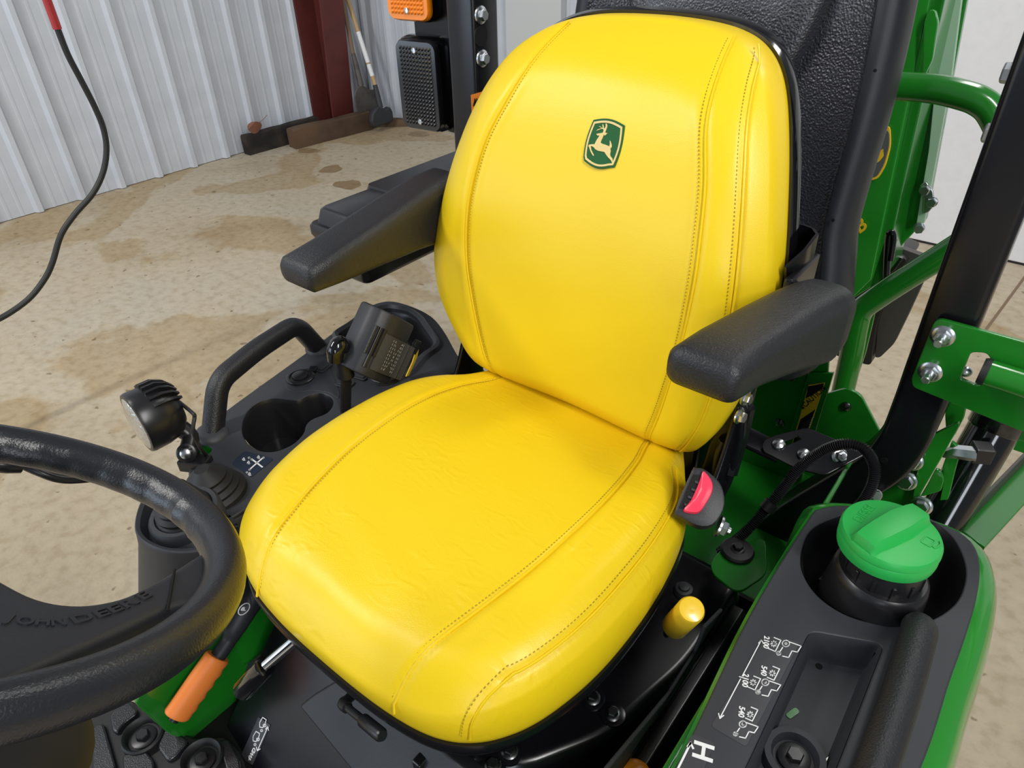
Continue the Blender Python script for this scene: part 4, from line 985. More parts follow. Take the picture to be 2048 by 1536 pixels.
# ------------------------------------------------------------------ seat belt reel
def reel():
    t = thing('belt_reel', 'black seat belt retractor with ribbed webbing standing between console and seat', 'belt retractor', (-.36, -.05, .80))
    c0 = at(757, 690, 0, -.352)
    u = Vector((0, .078, .084)).normalized(); v = Vector((.10, .70, -.68)).normalized(); n = u.cross(v)
    if n.x < 0: n = -n
    def B(a, b, c): return c0 + u * a + v * b + n * c
    # D-shaped body: half round on the near side
    sec = []
    prof = [(-.054, -.030), (-.054, .004), (-.046, .022), (-.030, .032), (-.008, .034), (.02, .028), (.045, .018), (.050, .012), (.050, -.030)]
    prof = [(p.x, p.y) for p in round_poly([(a, b, 0) for a, b in prof], .006, 3)]
    rings = [[B(a, b, c) for b, c in [(x * s, y * s) for x, y in prof]] for a, s in ((-.060, .90), (-.0585, .97), (-.055, 1), (.055, 1), (.0585, .97), (.060, .90))]
    obj('housing', loft(rings), 'plastic_black', t)
    # slot bars
    for bb, wd in ((-.044, .006), (-.036, .007), (-.029, .006)):
        cc = .0255 + .004 * (1 if bb > -.043 else 0) + .003 * (1 if bb > -.03 else 0)
        obj('slot_bar', sweep([B(-.045 if wd > .006 else -.022, bb, cc), B(.030, bb, cc)], rrect(.007, wd, .002, 2), up=n), 'plastic_smooth' if bb != -.044 else 'plastic_grain', t)
    # webbing out of the slot, over the nose and down
    wv = [(-.027, .034), (-.010, .0385), (.012, .0355), (.036, .0285), (.052, .022), (.072, .012), (.090, .0)]
    P = catmull([Vector((b, c, 0)) for b, c in wv], 5)
    R1 = [[B(.024, p.x, p.y), B(-.044, p.x, p.y), B(-.044, p.x, p.y - .003), B(.024, p.x, p.y - .003)] for p in P]
    o = obj('webbing', loft(R1), 'webbing', t)
    rb_ = MB()
    for k in range(14):
        s = .45 + .5 * k / 14; i = int(s * (len(P) - 1)); p = P[i]; rb_.add(*tube([B(.0235, p.x, p.y + .0003), B(-.0435, p.x, p.y + .0003)], .0010, 5))
    tag(obj('weave_ribs', rb_, 'webbing', o), kind='stuff')
    st = MB()
    def S(b, a):
        i = max(0, min(len(P) - 1, int((b - wv[0][0]) / (wv[-1][0] - wv[0][0]) * (len(P) - 1)))); return B(a, b, P[i].y + .001)
    for (b0, a0, b1, a1) in ((-.006, .020, -.006, -.040), (-.001, .020, -.001, -.040), (.022, .020, .022, -.040), (.027, .020, .027, -.040), (-.001, .020, .022, -.040), (.022, .020, -.001, -.040)):
        for k in range(9):
            f0, f1 = k / 9, (k + .6) / 9
            st.add(*tube([S(b0 + (b1-b0)*f0, a0 + (a1-a0)*f0), S(b0 + (b1-b0)*f1, a0 + (a1-a0)*f1)], .0006, 4))
    mat('thread_grey', (.22, .21, .19), .7); tag(obj('webbing_stitching', st, 'thread_grey', o), kind='stuff')
    tn = [B(.030, .072, .006), B(.040, .078, .004), B(.040, .092, .002), B(.026, .098, -.004), B(.012, .096, -.004), B(.012, .08, .006)]
    obj('latch_guide', loft([[p + n * .004 for p in tn], [p - n * .004 for p in tn]]), 'plastic_smooth', t, bevel=.002)
    yl = [B(.020, .096, -.004), B(.028, .104, -.008), B(.010, .118, -.016), B(-.030, .120, -.018), B(-.034, .108, -.012), B(-.002, .106, -.010)]
    obj('yellow_tab', loft([[p + n * .001 for p in yl], [p - n * .002 for p in yl]]), 'decal_yellow', t, bevel=.0008)
reel()
# ------------------------------------------------------------------ loader control pod and boots
pod = thing('control_pod', 'dark grey control pod under the steering wheel rim', 'control pod', (-.40, -.52, .55))
ZQ = .835
po = ccw(resample(catmull([at(x, y, 2, ZQ) for x, y in [(268, 1060), (276, 1010), (300, 978), (345, 965), (395, 985), (425, 1025), (432, 1070), (405, 1100), (345, 1105), (295, 1090)]], 5, True), 90))
oc = sum(po, Vector()) / len(po)
obj('pod_body', loft([[oc + (p - oc) * s_ + Vector((-.055 * k, -.03 * k, z - ZQ)) for p in po] for s_, z, k in ((.80, .56, 1.6), (.90, .66, 1.0), (.985, .80, .1), (1.0, ZQ - .01, 0), (.985, ZQ - .002, 0), (.95, ZQ, 0), (.86, ZQ - .002, 0), (.80, ZQ - .012, 0), (.76, ZQ - .02, 0), (.60, ZQ - .006, 0))]), 'panel_grey', pod)
bo = at(372, 1030, 2, ZQ)
obj('boot_collar', lathe([(.052, -.02), (.052, .004), (.048, .010), (.042, .010), (.040, 0), (0, 0)], bo, (0, -.1, 1), 36), 'panel_grey', pod)
prof = [(.044, 0)]
for k in range(5): prof += [(.043 - .005 * k, .006 + .012 * k), (.037 - .005 * k, .012 + .012 * k)]
obj('boot', lathe(prof + [(.010, .066), (0, .066)], bo, (0, -.1, 1), 36), 'rubber', pod)
b2 = at(430, 985, 2, .80)
prof = [(.050, -.01)]
for k in range(4): prof += [(.050 - .006 * k, .002 + .011 * k), (.043 - .006 * k, .008 + .011 * k)]
obj('boot', lathe(prof + [(.012, .052), (0, .052)], b2, (-.1, -.1, 1), 36), 'rubber', conR)
# ------------------------------------------------------------------ work light
def worklight():
    t = thing('work_light', 'round black work light with clear lens clamped to the far console', 'lamp', at(370, 905, 2, ZL))
    L = at(272, 848, 0, -.515); d = Vector((.10, .99, .02)).normalized(); u = Vector((-d.y, d.x, 0)).normalized()
    R = .051
    obj('housing', lathe([(R - .004, .0), (R, .001), (R + .0015, .006), (R + .001, .03), (R - .002, .045), (R - .008, .058), (R - .020, .068), (.0, .070)], L, d, 48), 'plastic_smooth', t)
    obj('lens', lathe([(0, -.006), (R * .6, -.004), (R - .006, .0), (R - .004, .002)], L, d, 40), 'lamp_clear', t)
    for k in range(7):
        a = -.75 + .25 * k; side = Vector((u.x * math.sin(a), u.y * math.sin(a), math.cos(a)))
        pts = [L + d * z + side * r for z, r in ((.026, R + .001), (.046, R + .001), (.060, R - .006), (.070, R - .018))]
        obj('cooling_fin', sweep(pts, [(-.0022, -.006), (.0022, -.006), (.0022, .005), (-.0022, .005)], up=side), 'plastic_smooth', t)
    piv = at(375, 905, 0, -.47)
    obj('bracket', tube([L + d * .055 + Vector((0, 0, -.035)), piv + Vector((-.02, .02, .012)), piv], [.016, .014, .015], 12, k=4), 'plastic_smooth', t)
    obj('pivot', lathe([(0, -.012), (.0165, -.012), (.0165, .006), (.013, .008), (0, .008)], piv, (.7, -.6, .5), 28), 'plastic_smooth', t)
    bolt('bolt', piv + Vector((.7, -.6, .5)).normalized() * .009, (.7, -.6, .5), .0085, 'zinc', t, kind='dome')
    fp = at(400, 925, 2, ZL + .003)
    obj('foot', boxm((piv + fp) / 2 + Vector((0, .0, -.012)), (.05, .03, .022), Matrix.Rotation(.5, 3, 'Z')), 'plastic_smooth', t, smooth=False, bevel=.004)
    e = L + d * .072
    cb = [e + Vector((0, 0, .005)), at(385, 826, 0, -.44), at(389, 834, 0, -.435), at(386, 858, 0, -.43), at(392, 880, 0, -.43), at(405, 902, 0, -.43), at(416, 912, 2, ZL - .01)]
    obj('cable', tube(cb, .0032, 8, k=6), 'rubber', t)
worklight()
# ------------------------------------------------------------------ steering wheel
def wheel():
    c = Vector((0, -.755, 1.222)); tl = math.radians(32); n = Vector((0, math.sin(tl), math.cos(tl))); R = .187
    ex = Vector((1, 0, 0)); ey = Vector((0, math.cos(tl), -math.sin(tl)))
    t = thing('steering_wheel', 'black steering wheel with a lettered spoke in the lower left', 'steering wheel', c - n * .12)
    path = []; N = 120
    sec = []
    for i in range(N):
        a = 2 * math.pi * i / N
        path.append(c + ex * R * math.sin(a) + ey * R * math.cos(a))
    rings = []
    for i, p in enumerate(path):
        a = 2 * math.pi * i / N; rad = ex * math.sin(a) + ey * math.cos(a); ring_ = []
        for j in range(18):
            b = 2 * math.pi * j / 18; rr = .0165
            wob = .0016 * math.cos(a * 40) * max(0, -math.cos(b)) if (a < .2 or a > 4.6) else 0
            ring_.append(p + rad * (rr + wob) * math.cos(b) + n * (rr * 1.08) * math.sin(b))
        rings.append(ring_)
    rings.append(rings[0])
    obj('rim', loft(rings, False, False), 'rim_rubber', t)
    M4 = plane_frame(c - n * .012, ex, -ey)
    def W(x, y): return loc2(M4, atp(x, y, c - n * .002, n))
    up_ = [(-60, 1120), (0, 1156), (60, 1188), (110, 1203), (160, 1207), (205, 1202), (250, 1190), (300, 1166), (345, 1140), (400, 1105), (440, 1085), (470, 1110), (462, 1180), (420, 1200), (335, 1222), (250, 1262), (150, 1306), (0, 1373), (-90, 1410), (-200, 1300), (-160, 1120)]
    spoke = catmull([Vector((*W(x, y), 0)) for x, y in up_], 3, True)
    sp = plate('spoke_cover', [[(p.x, p.y) for p in spoke]], M4, .022, 'plastic_black', t, bevel=.007, res=4)
    # other spokes, out of the picture
    for a in (math.pi * .62, -math.pi * .62):
        e = c + (ex * math.sin(a) + ey * math.cos(a)) * R
        obj('spoke', sweep([c - n * .02, (c + e) / 2 - n * .016, e], rrect(.05, .018, .007, 3), up=n), 'plastic_black', t)
    # seam across the spoke next to the rim
    obj('spoke_joint', tube([atp(349, 1140, c + n * .0005, n), atp(345, 1165, c + n * .0005, n), atp(335, 1222, c + n * .0005, n)], .0012, 6), 'deep_black', sp)
    obj('hub', lathe([(.028, -.05), (.034, -.03), (.034, -.012), (.03, .004), (.02, .008), (0, .008)], c, n, 40), 'plastic_black', t)
    # raised lettering along the upper edge, letter by letter
    word = 'JOHN DEERE'; base = [(22, 1236), (51, 1241), (86, 1243), (118, 1243), (142, 1240), (165, 1236), (203, 1226), (230, 1217), (258, 1206), (288, 1191)]
    for ch, (x, y) in zip(word, base):
        if ch == ' ': continue
        i = base.index((x, y)); a = base[max(0, i - 1)]; b = base[min(len(base) - 1, i + 1)]
        P0 = atp(*a, c + n * .0, n); P1 = atp(*b, c + n * .0, n); o_ = atp(x, y, c + n * .0, n); du = (P1 - P0).normalized(); dv = n.cross(du)
        textm('letter', ch, .0155, Matrix.Translation(o_ - n * .0008) @ plane_frame((0, 0, 0), du, dv) @ Matrix.Diagonal((.80 if i < 4 else 1.25, .75, 1, 1)), .0018, 'plastic_black', sp)
    # steering column with rubber gaiter below the wheel
    col = thing('steering_column', 'black ribbed steering column gaiter at the lower left corner', 'steering column', c - n * .75)
    prof = []
    for k in range(9): prof += [(.128 + .002 * k, -.175 - .03 * k), (.120 + .002 * k, -.190 - .03 * k)]
    obj('gaiter', lathe([(.03, -.165), (.118, -.170)] + prof + [(0, -.46)], c, n, 40), 'rubber', col)
    obj('shaft', lathe([(.018, -.02), (.022, -.17), (0, -.17)], c, n, 20), 'frame_black', col)
    # stalk behind the rim at the left
    s = thing('column_stalk', 'thin black stalk seen under the top of the wheel rim', 'control stalk', c - n * .06)
    S = [at(-60, 905, 1, -.60), at(0, 928, 1, -.60), at(45, 930, 1, -.60)]
    P = [at(40, 926, 1, -.58), at(95, 948, 1, -.575), at(130, 958, 1, -.57), at(175, 957, 1, -.565), at(240, 950, 1, -.56)]
    obj('rod', tube([atp(-60, 915, c - n * .05, n), atp(0, 928, c - n * .05, n), atp(42, 929, c - n * .05, n)], .009, 10, k=3), 'plastic_smooth', s)
    obj('lever', tube([atp(30, 922, c - n * .055, n), atp(80, 944, c - n * .06, n), atp(120, 957, c - n * .065, n), atp(170, 957, c - n * .065, n), atp(260, 945, c - n * .06, n)], .005, 10, k=4), 'plastic_smooth', s)
wheel()
# ------------------------------------------------------------------ levers round the seat
def levers():
    X = -.335
    t = thing('brake_lever', 'parking brake lever with an orange finger grip', 'lever', at(510, 1180, 0, X))
    a, b = at(352, 1432, 0, X), at(436, 1312, 0, X); ax = (b - a).normalized(); nn = Vector((1, 0, 0)); sd = ax.cross(nn).normalized()
    if (at(440, 1400, 0, X) - a).dot(sd) < 0: sd = -sd
    L = (b - a).length; rings = []
    for i in range(33):
        s = i / 32; wv = .0026 * math.cos(s * 2 * math.pi * 5.2) if .12 < s < .9 else 0
        e = .9 if i in (0, 32) else 1
        r = []
        for j in range(20):
            ph = 2 * math.pi * j / 20; q = (.0255 * e + (wv if math.cos(ph) > .3 else 0)) * math.cos(ph); r.append(a + ax * (L * s) + sd * q + nn * (.019 * e * math.sin(ph)))
        rings.append(r)
    obj('grip', loft(rings), 'orange_grip', t)
    obj('end_button', lathe([(0, -.008), (.009, -.008), (.009, .004), (0, .004)], a, ax, 20), 'plastic_smooth', t)
    p = [b - ax * .01, b + ax * .03, at(472, 1250, 0, X), at(500, 1200, 0, X), at(525, 1165, 0, X)]
    sh = obj('shaft', tube(p, [.0135, .0135, .020, .024, .028], 14, k=5), 'plastic_black', t)
    pc = at(488, 1218, 0, X + .0225); Mp = plane_frame(pc, (0, .75, .66), (0, -.66, .75))
    plate('park_symbol_ring', [circ(.0115, 24), circ(.0100, 24)], Mp, .0012, 'decal_white', sh, bevel=.0001)
    textm('park_symbol', 'P', .014, Mp, .0012, 'decal_white', sh)
    t = thing('position_lever', 'chrome lever with a black cylindrical grip under the seat front', 'lever', at(620, 1255, 1, -.46))
    a, b, e = at(484, 1383, 1, -.578), at(531, 1331, 1, -.548), at(625, 1250, 1, -.485)
    d_ = (b - a).normalized()
    obj('grip', lathe([(0, -.002), (.0120, 0), (.0145, .004), (.0145, (b - a).length - .002), (.011, (b - a).length), (0, (b - a).length)], a, d_, 24), 'gloss_black', t)
    obj('rod', tube([b, e], .0075, 16), 'chrome', t)
    t = thing('slide_lever', 'small black cranked seat adjustment lever below the cushion edge', 'lever', at(725, 1370, 1, -.50))
    a, b, c_ = at(735, 1362, 1, -.455), at(686, 1408, 1, -.505), at(765, 1472, 1, -.515)
    obj('arm', tube([a, b + (a - b) * .06], .007, 12), 'plastic_smooth', t)
    obj('elbow', tube([b + (a - b) * .1, b, b + (c_ - b) * .12], .008, 12, k=3), 'plastic_smooth', t)
    obj('rod', tube([b, b + (c_ - b) * .55], .0055, 12), 'plastic_smooth', t)
    obj('grip', tube([b + (c_ - b) * .5, b + (c_ - b) * .54, c_ - (c_ - b) * .04, c_], [.0065, .009, .009, .007], 14), 'plastic_smooth', t)
    t = thing('yellow_lever', 'stubby lever with a yellow cylindrical knob beside the cushion', 'lever', at(1340, 1280, 0, .30))
    a, b = at(1349, 1256, 0, .325), at(1390, 1212, 0, .335); d_ = (b - a).normalized(); l = (b - a).length
    a = at(1350, 1252, 0, .315); b = at(1384, 1218, 0, .345); d_ = (b - a).normalized(); l = (b - a).length
    obj('knob', lathe([(0, 0), (.0165, 0), (.0175, .003), (.0170, l - .006), (.015, l - .001), (.012, l), (0, l - .001)], a, d_, 32), 'yellow_knob', t)
    obj('rod', tube([a + d_ * .002, a - d_ * .06], .006, 10), 'frame_black', t)
    k = at(1268, 1560, 2, .62)
    t = thing('knob_lever', 'round orange knob just entering at the bottom edge', 'lever', k - Vector((0, 0, .06)))
    obj('knob', lathe([(0, -.025), (.012, -.025), (.018, -.015), (.025, 0), (.024, .010), (.018, .019), (.010, .023), (0, .024)], k, (.1, -.3, 1), 32), 'orange_knob', t)
    obj('rod', tube([k - Vector((0, 0, .02)), k - Vector((0, -.01, .10))], .006, 10), 'frame_black', t)
levers()
# ------------------------------------------------------------------ seat belt buckle
def buckle():
    c0 = at(1392, 992, 2, .915); n = (Vector((.22, -.52, .80))).normalized()
    u = (atp(1384, 938, c0, n) - atp(1348, 1022, c0, n)).normalized(); v = n.cross(u)
    if (atp(1450, 990, c0, n) - c0).dot(v) < 0: v = -v
    t = thing('belt_buckle', 'black seat belt buckle with a red release button beside the cushion', 'belt buckle', c0 - n * .09)
    def P(x, y, d): q = atp(x, y, c0, n); return q - n * d
    top = [(1350, 1020), (1384, 940), (1392, 935), (1410, 938), (1438, 962), (1449, 990), (1447, 1020), (1425, 1050), (1395, 1052), (1362, 1034)]
    R_ = [Vector(P(x, y, 0)) for x, y in top]; R_ = catmull(R_, 3, True); cc = sum(R_, Vector()) / len(R_)
    obj('housing', loft([[cc + (p - cc) * s_ - n * d + Vector((0, .02 * k, 0)) for p in R_] for s_, d, k in ((.55, .095, 1.2), (.80, .07, .6), (.96, .04, .2), (1.02, .018, 0), (1.0, .004, 0), (.97, 0, 0), (.90, -.001, 0))]), 'plastic_black', t)
    bt = [(1366, 1022), (1381, 1003), (1398, 965), (1405, 944), (1414, 950), (1424, 966), (1424, 985), (1412, 1008), (1398, 1026), (1382, 1028)]
    B_ = catmull([P(x, y, 0) for x, y in bt], 3, True); bc = sum(B_, Vector()) / len(B_)
    obj('release_button', loft([[bc + (p - bc) * s_ + n * d for p in B_] for s_, d in ((1.0, -.012), (1.0, .0045), (.94, .0075), (.80, .0070), (.55, .0050), (.3, .0042))]), 'red_button', t)
    sl = [(1358, 1016), (1386, 950), (1398, 950), (1392, 970), (1374, 1004), (1364, 1018)]
    S_ = [P(x, y, 0) for x, y in sl]
    obj('tongue_slot', loft([[p - n * .004 for p in S_], [p + n * .0022 for p in S_]]), 'deep_black', t)
    for k in range(4):
        a = Vector(P(1366 + 7 * k, 1008 - 15 * k, -.0022)); obj('guide_tooth', boxm(a + v * .006, (.0035, .009, .004), Matrix((u, v, n)).transposed()), 'plastic_black', t, smooth=False, bevel=.0006)
    q = P(1432, 1046, .03); q2 = q + Vector((.012, 0, 0))
    st = obj('stalk', sweep([cc - n * .07, cc - n * .13 + Vector((.0, .03, -.01))], rrect(.04, .006, .002, 2)), 'frame_black', t)
    bolt('bolt', P(1446, 1045, .035), (.9, .25, -.25), .0105, 'zinc', t, stud=.5)
buckle()
# ------------------------------------------------------------------ behind the seat, driver's left
def rear_bits():
    t = thing('slotted_bracket', 'black slotted steel bracket with two zinc bolts behind the seat', 'bracket', (.33, .25, .74))
    o = Vector((.335, .22, .79)); n = Vector((-.10, -.45, .88)).normalized()
    M4 = plane_frame(o, Vector((1, 0, 0)), Vector((0, .88, .45))); n = M4.to_3x3() @ Vector((0, 0, 1)); o = M4.translation.copy()
    W = lambda x, y: loc2(M4, atp(x, y, o, n))
    ol = [W(*p) for p in [(1524, 893), (1530, 880), (1555, 870), (1615, 856), (1700, 892), (1740, 905), (1650, 952), (1592, 938), (1527, 905)]]
    sl1 = [W(*p) for p in [(1562, 886), (1596, 873), (1602, 880), (1572, 892)]]
    plate('bracket_plate', [[(p.x, p.y) for p in round_poly([(*q, 0) for q in ol], .008, 4)], sl1], M4, .005, 'frame_black', t, bevel=.0012)
    for x, y in ((1557, 889), (1607, 909)): bolt('bolt', atp(x, y, o + n * .003, n), n, .0095, 'zinc', t, kind='dome')
    bolt('nut', atp(1680, 912, o + n * .004, n), (.5, -.6, .6), .0095, 'zinc', t, stud=.6)
    obj('cross_bar', sweep([Vector((.10, .235, .79)), Vector((.30, .235, .775))], rrect(.05, .010, .003, 2), up=(0, 0, 1)), 'frame_black', t)
    lo = [(1600, 942), (1690, 912), (1650, 945), (1640, 950), (1610, 948)]
    t = thing('wiring_conduit', 'black corrugated wiring conduit looping over the roll bar foot', 'conduit', (.40, .2, .7))
    P = [at(1440, 1105, 1, .10), at(1490, 1065, 1, .12), at(1530, 1020, 1, .15), at(1560, 985, 1, .17), at(1600, 935, 1, .19), at(1645, 902, 1, .20), at(1690, 888, 1, .205), at(1728, 898, 1, .21), at(1748, 930, 1, .21), at(1746, 965, 1, .20), at(1728, 1000, 1, .19), at(1700, 1030, 1, .18)]
    Q = resample(catmull(P, 14), 560, False)
    rs = [.0078 + .0015 * math.cos(i * math.pi * .5) for i in range(len(Q))]
    obj('corrugated_tube', sweep(Q, circ(1.0, 10), scale=rs), 'plastic_smooth', t, angle=60)
    q = at(1538, 1012, 1, .155); d_ = (Q[200] - Q[120]).normalized()
    obj('clamp', lathe([(.0, -.008), (.0125, -.008), (.0125, .008), (0, .008)], q, d_, 16), 'plastic_smooth', t)
    # green rail bracket on the roll bar
    t = thing('rail_bracket', 'green steel bracket plate with zinc nuts bolted to the near roll bar post', 'bracket', (.5, .29, .98))
    Y = .288; M4 = plane_frame((0, Y, 0), (1, 0, 0), (0, 0, 1))
    W = lambda x, y: loc2(M4, at(x, y, 1, Y))
    ol = [W(*p) for p in [(1872, 634), (2048, 682), (2130, 705), (2170, 900), (2048, 862), (1826, 772), (1824, 755)]]
    hl = [W(*p) for p in [(1943, 702), (1975, 704), (1986, 722), (1960, 768), (1950, 768), (1922, 756), (1926, 745)]]
    pl_ = plate('bracket_plate', [[(p.x, p.y) for p in round_poly([(*q, 0) for q in ol], .012, 4)], [(p.x, p.y) for p in round_poly([(*q, 0) for q in hl], .006, 4)]], M4, .008, 'green_paint', t, bevel=.0015)
    fl_ = [at(2170, 716, 1, Y), at(1990, 660, 1, Y)]
    for x, y in ((1885, 672), (1860, 744)): bolt('nut', at(x, y, 1, Y - .004), (0, -1, .02), .0115, 'zinc', t, stud=1.7)
    bolt('screw', at(1932, 744, 1, Y + .012), (.3, -1, .1), .007, 'zinc', t, kind='dome')
    a = at(1966, 742, 1, Y - .020); b = Vector((a.x + .40, a.y + .0, a.z - .01))
    obj('rail_tube', tube([a, b], .0185, 24), 'green_paint', t)
    obj('rail_end_cap', lathe([(0, -.003), (.018, -.003), (.0195, .001), (.0195, .006), (0, .006)], a, (b - a), 24), 'rubber', t)
    obj('lower_flange', sweep([at(2040, 872, 1, Y + .02), at(2200, 925, 1, Y + .02)], rrect(.05, .006, .002, 2), up=(0, 1, 0)), 'green_paint', t)
    # hydraulic cylinder of the near stabiliser
    t = thing('hydraulic_cylinder', 'black hydraulic cylinder with a zinc hose fitting at the right edge', 'cylinder', (.62, .5, .45))
    a = at(2005, 826, 1, .50); b = at(1893, 1020, 1, .42)
    ax = (b - a).normalized()
    obj('barrel', tube([a - ax * .02, b + ax * .1], .039, 28), 'gloss_black', t)
    obj('end_boss', lathe([(0, -.03), (.03, -.03), (.042, -.02), (.042, .03), (.038, .035), (0, .035)], a, ax, 28), 'gloss_black', t)
    q = at(1962, 905, 1, .41)
    obj('fitting_block', boxm(q, (.03, .028, .03), Matrix.Rotation(.5, 3, 'Z')), 'plastic_smooth', t, smooth=False, bevel=.003)
    obj('fitting', tube([q + Vector((-.005, -.01, .0)), q + Vector((-.035, -.015, -.006)), q + Vector((-.05, -.015, -.02))], [.013, .012, .006], 6), 'zinc', t)
    # green channel of the stabiliser
    t = thing('stabiliser_arm', 'dark green channel section arm lying beyond the fuel console', 'arm', (.8, .35, .5))
    ch = [(1918, 1060), (2048, 925), (2130, 840), (2160, 960), (2048, 1010), (1968, 1098)]
    Yc = .34; w3 = [at(x, y, 2, .62) for x, y in ch]
    plate('channel_web', [[(p.x, p.y) for p in w3]], Matrix.Translation((0, 0, .62)), .008, 'green_paint', t, bevel=.001)
    e0, e1 = w3[0], w3[2]
    obj('channel_flange', sweep([e0 + Vector((0, 0, .02)), e1 + Vector((0, 0, .02))], rrect(.006, .05, .001, 2)), 'steel_dull', t)
    # fender/link plates between post and cylinder
    t = thing('mount_plates', 'stack of folded green mounting plates below the roll bar bend', 'bracket', (.48, .3, .65))
    def gp(name, pts, Y, th=.007, m='green_lit', r=.01):
        M4 = plane_frame((0, Y, 0), (1, 0, 0), (0, 0, 1))
        return plate(name, [[(p.x, p.y) for p in round_poly([(*loc2(M4, at(x, y, 1, Y)), 0) for x, y in pts], r, 3)]], M4, th, m, t, bevel=.0012)
    Zq = lambda L_: [(1500 + x / 3.737, 600 + y / 3.737) for x, y in L_]
    gp('plate', Zq([(1100, 1290), (1250, 1150), (1275, 1190), (1250, 1300), (1220, 1540), (1100, 1900), (780, 1900), (930, 1440)]), .36, m='green_paint', r=.004)
    gp('rib_plate', Zq([(1520, 700), (1635, 720), (1600, 880), (1530, 1010), (1470, 1010), (1460, 840)]), .375, m='green_paint', r=.004)
    gp('rib_plate', Zq([(1370, 1000), (1560, 905), (1572, 930), (1420, 1200), (1280, 1440), (1225, 1600), (1210, 1500), (1260, 1250)]), .35, r=.004)
    gp('rib_plate', Zq([(1510, 1050), (1582, 1110), (1530, 1300), (1490, 1470), (1400, 1600), (1440, 1400), (1450, 1330), (1440, 1240)]), .40, r=.004)
    gp('fold', Zq([(1390, 1255), (1430, 1275), (1452, 1340), (1430, 1420), (1270, 1470), (1330, 1370)]), .385, r=.004)
    for x, y, k in ((1812, 962, 'flange'), (1824, 922, 'flange'), (1843, 1012, 'flange')): bolt('bolt', at(x, y, 1, .338), (0, -1, .2), .012, 'zinc', t, kind=k)
    bolt('bolt', at(1752, 990, 1, .29), (.2, -.8, .5), .0095, 'zinc', t, kind='hex')
rear_bits()
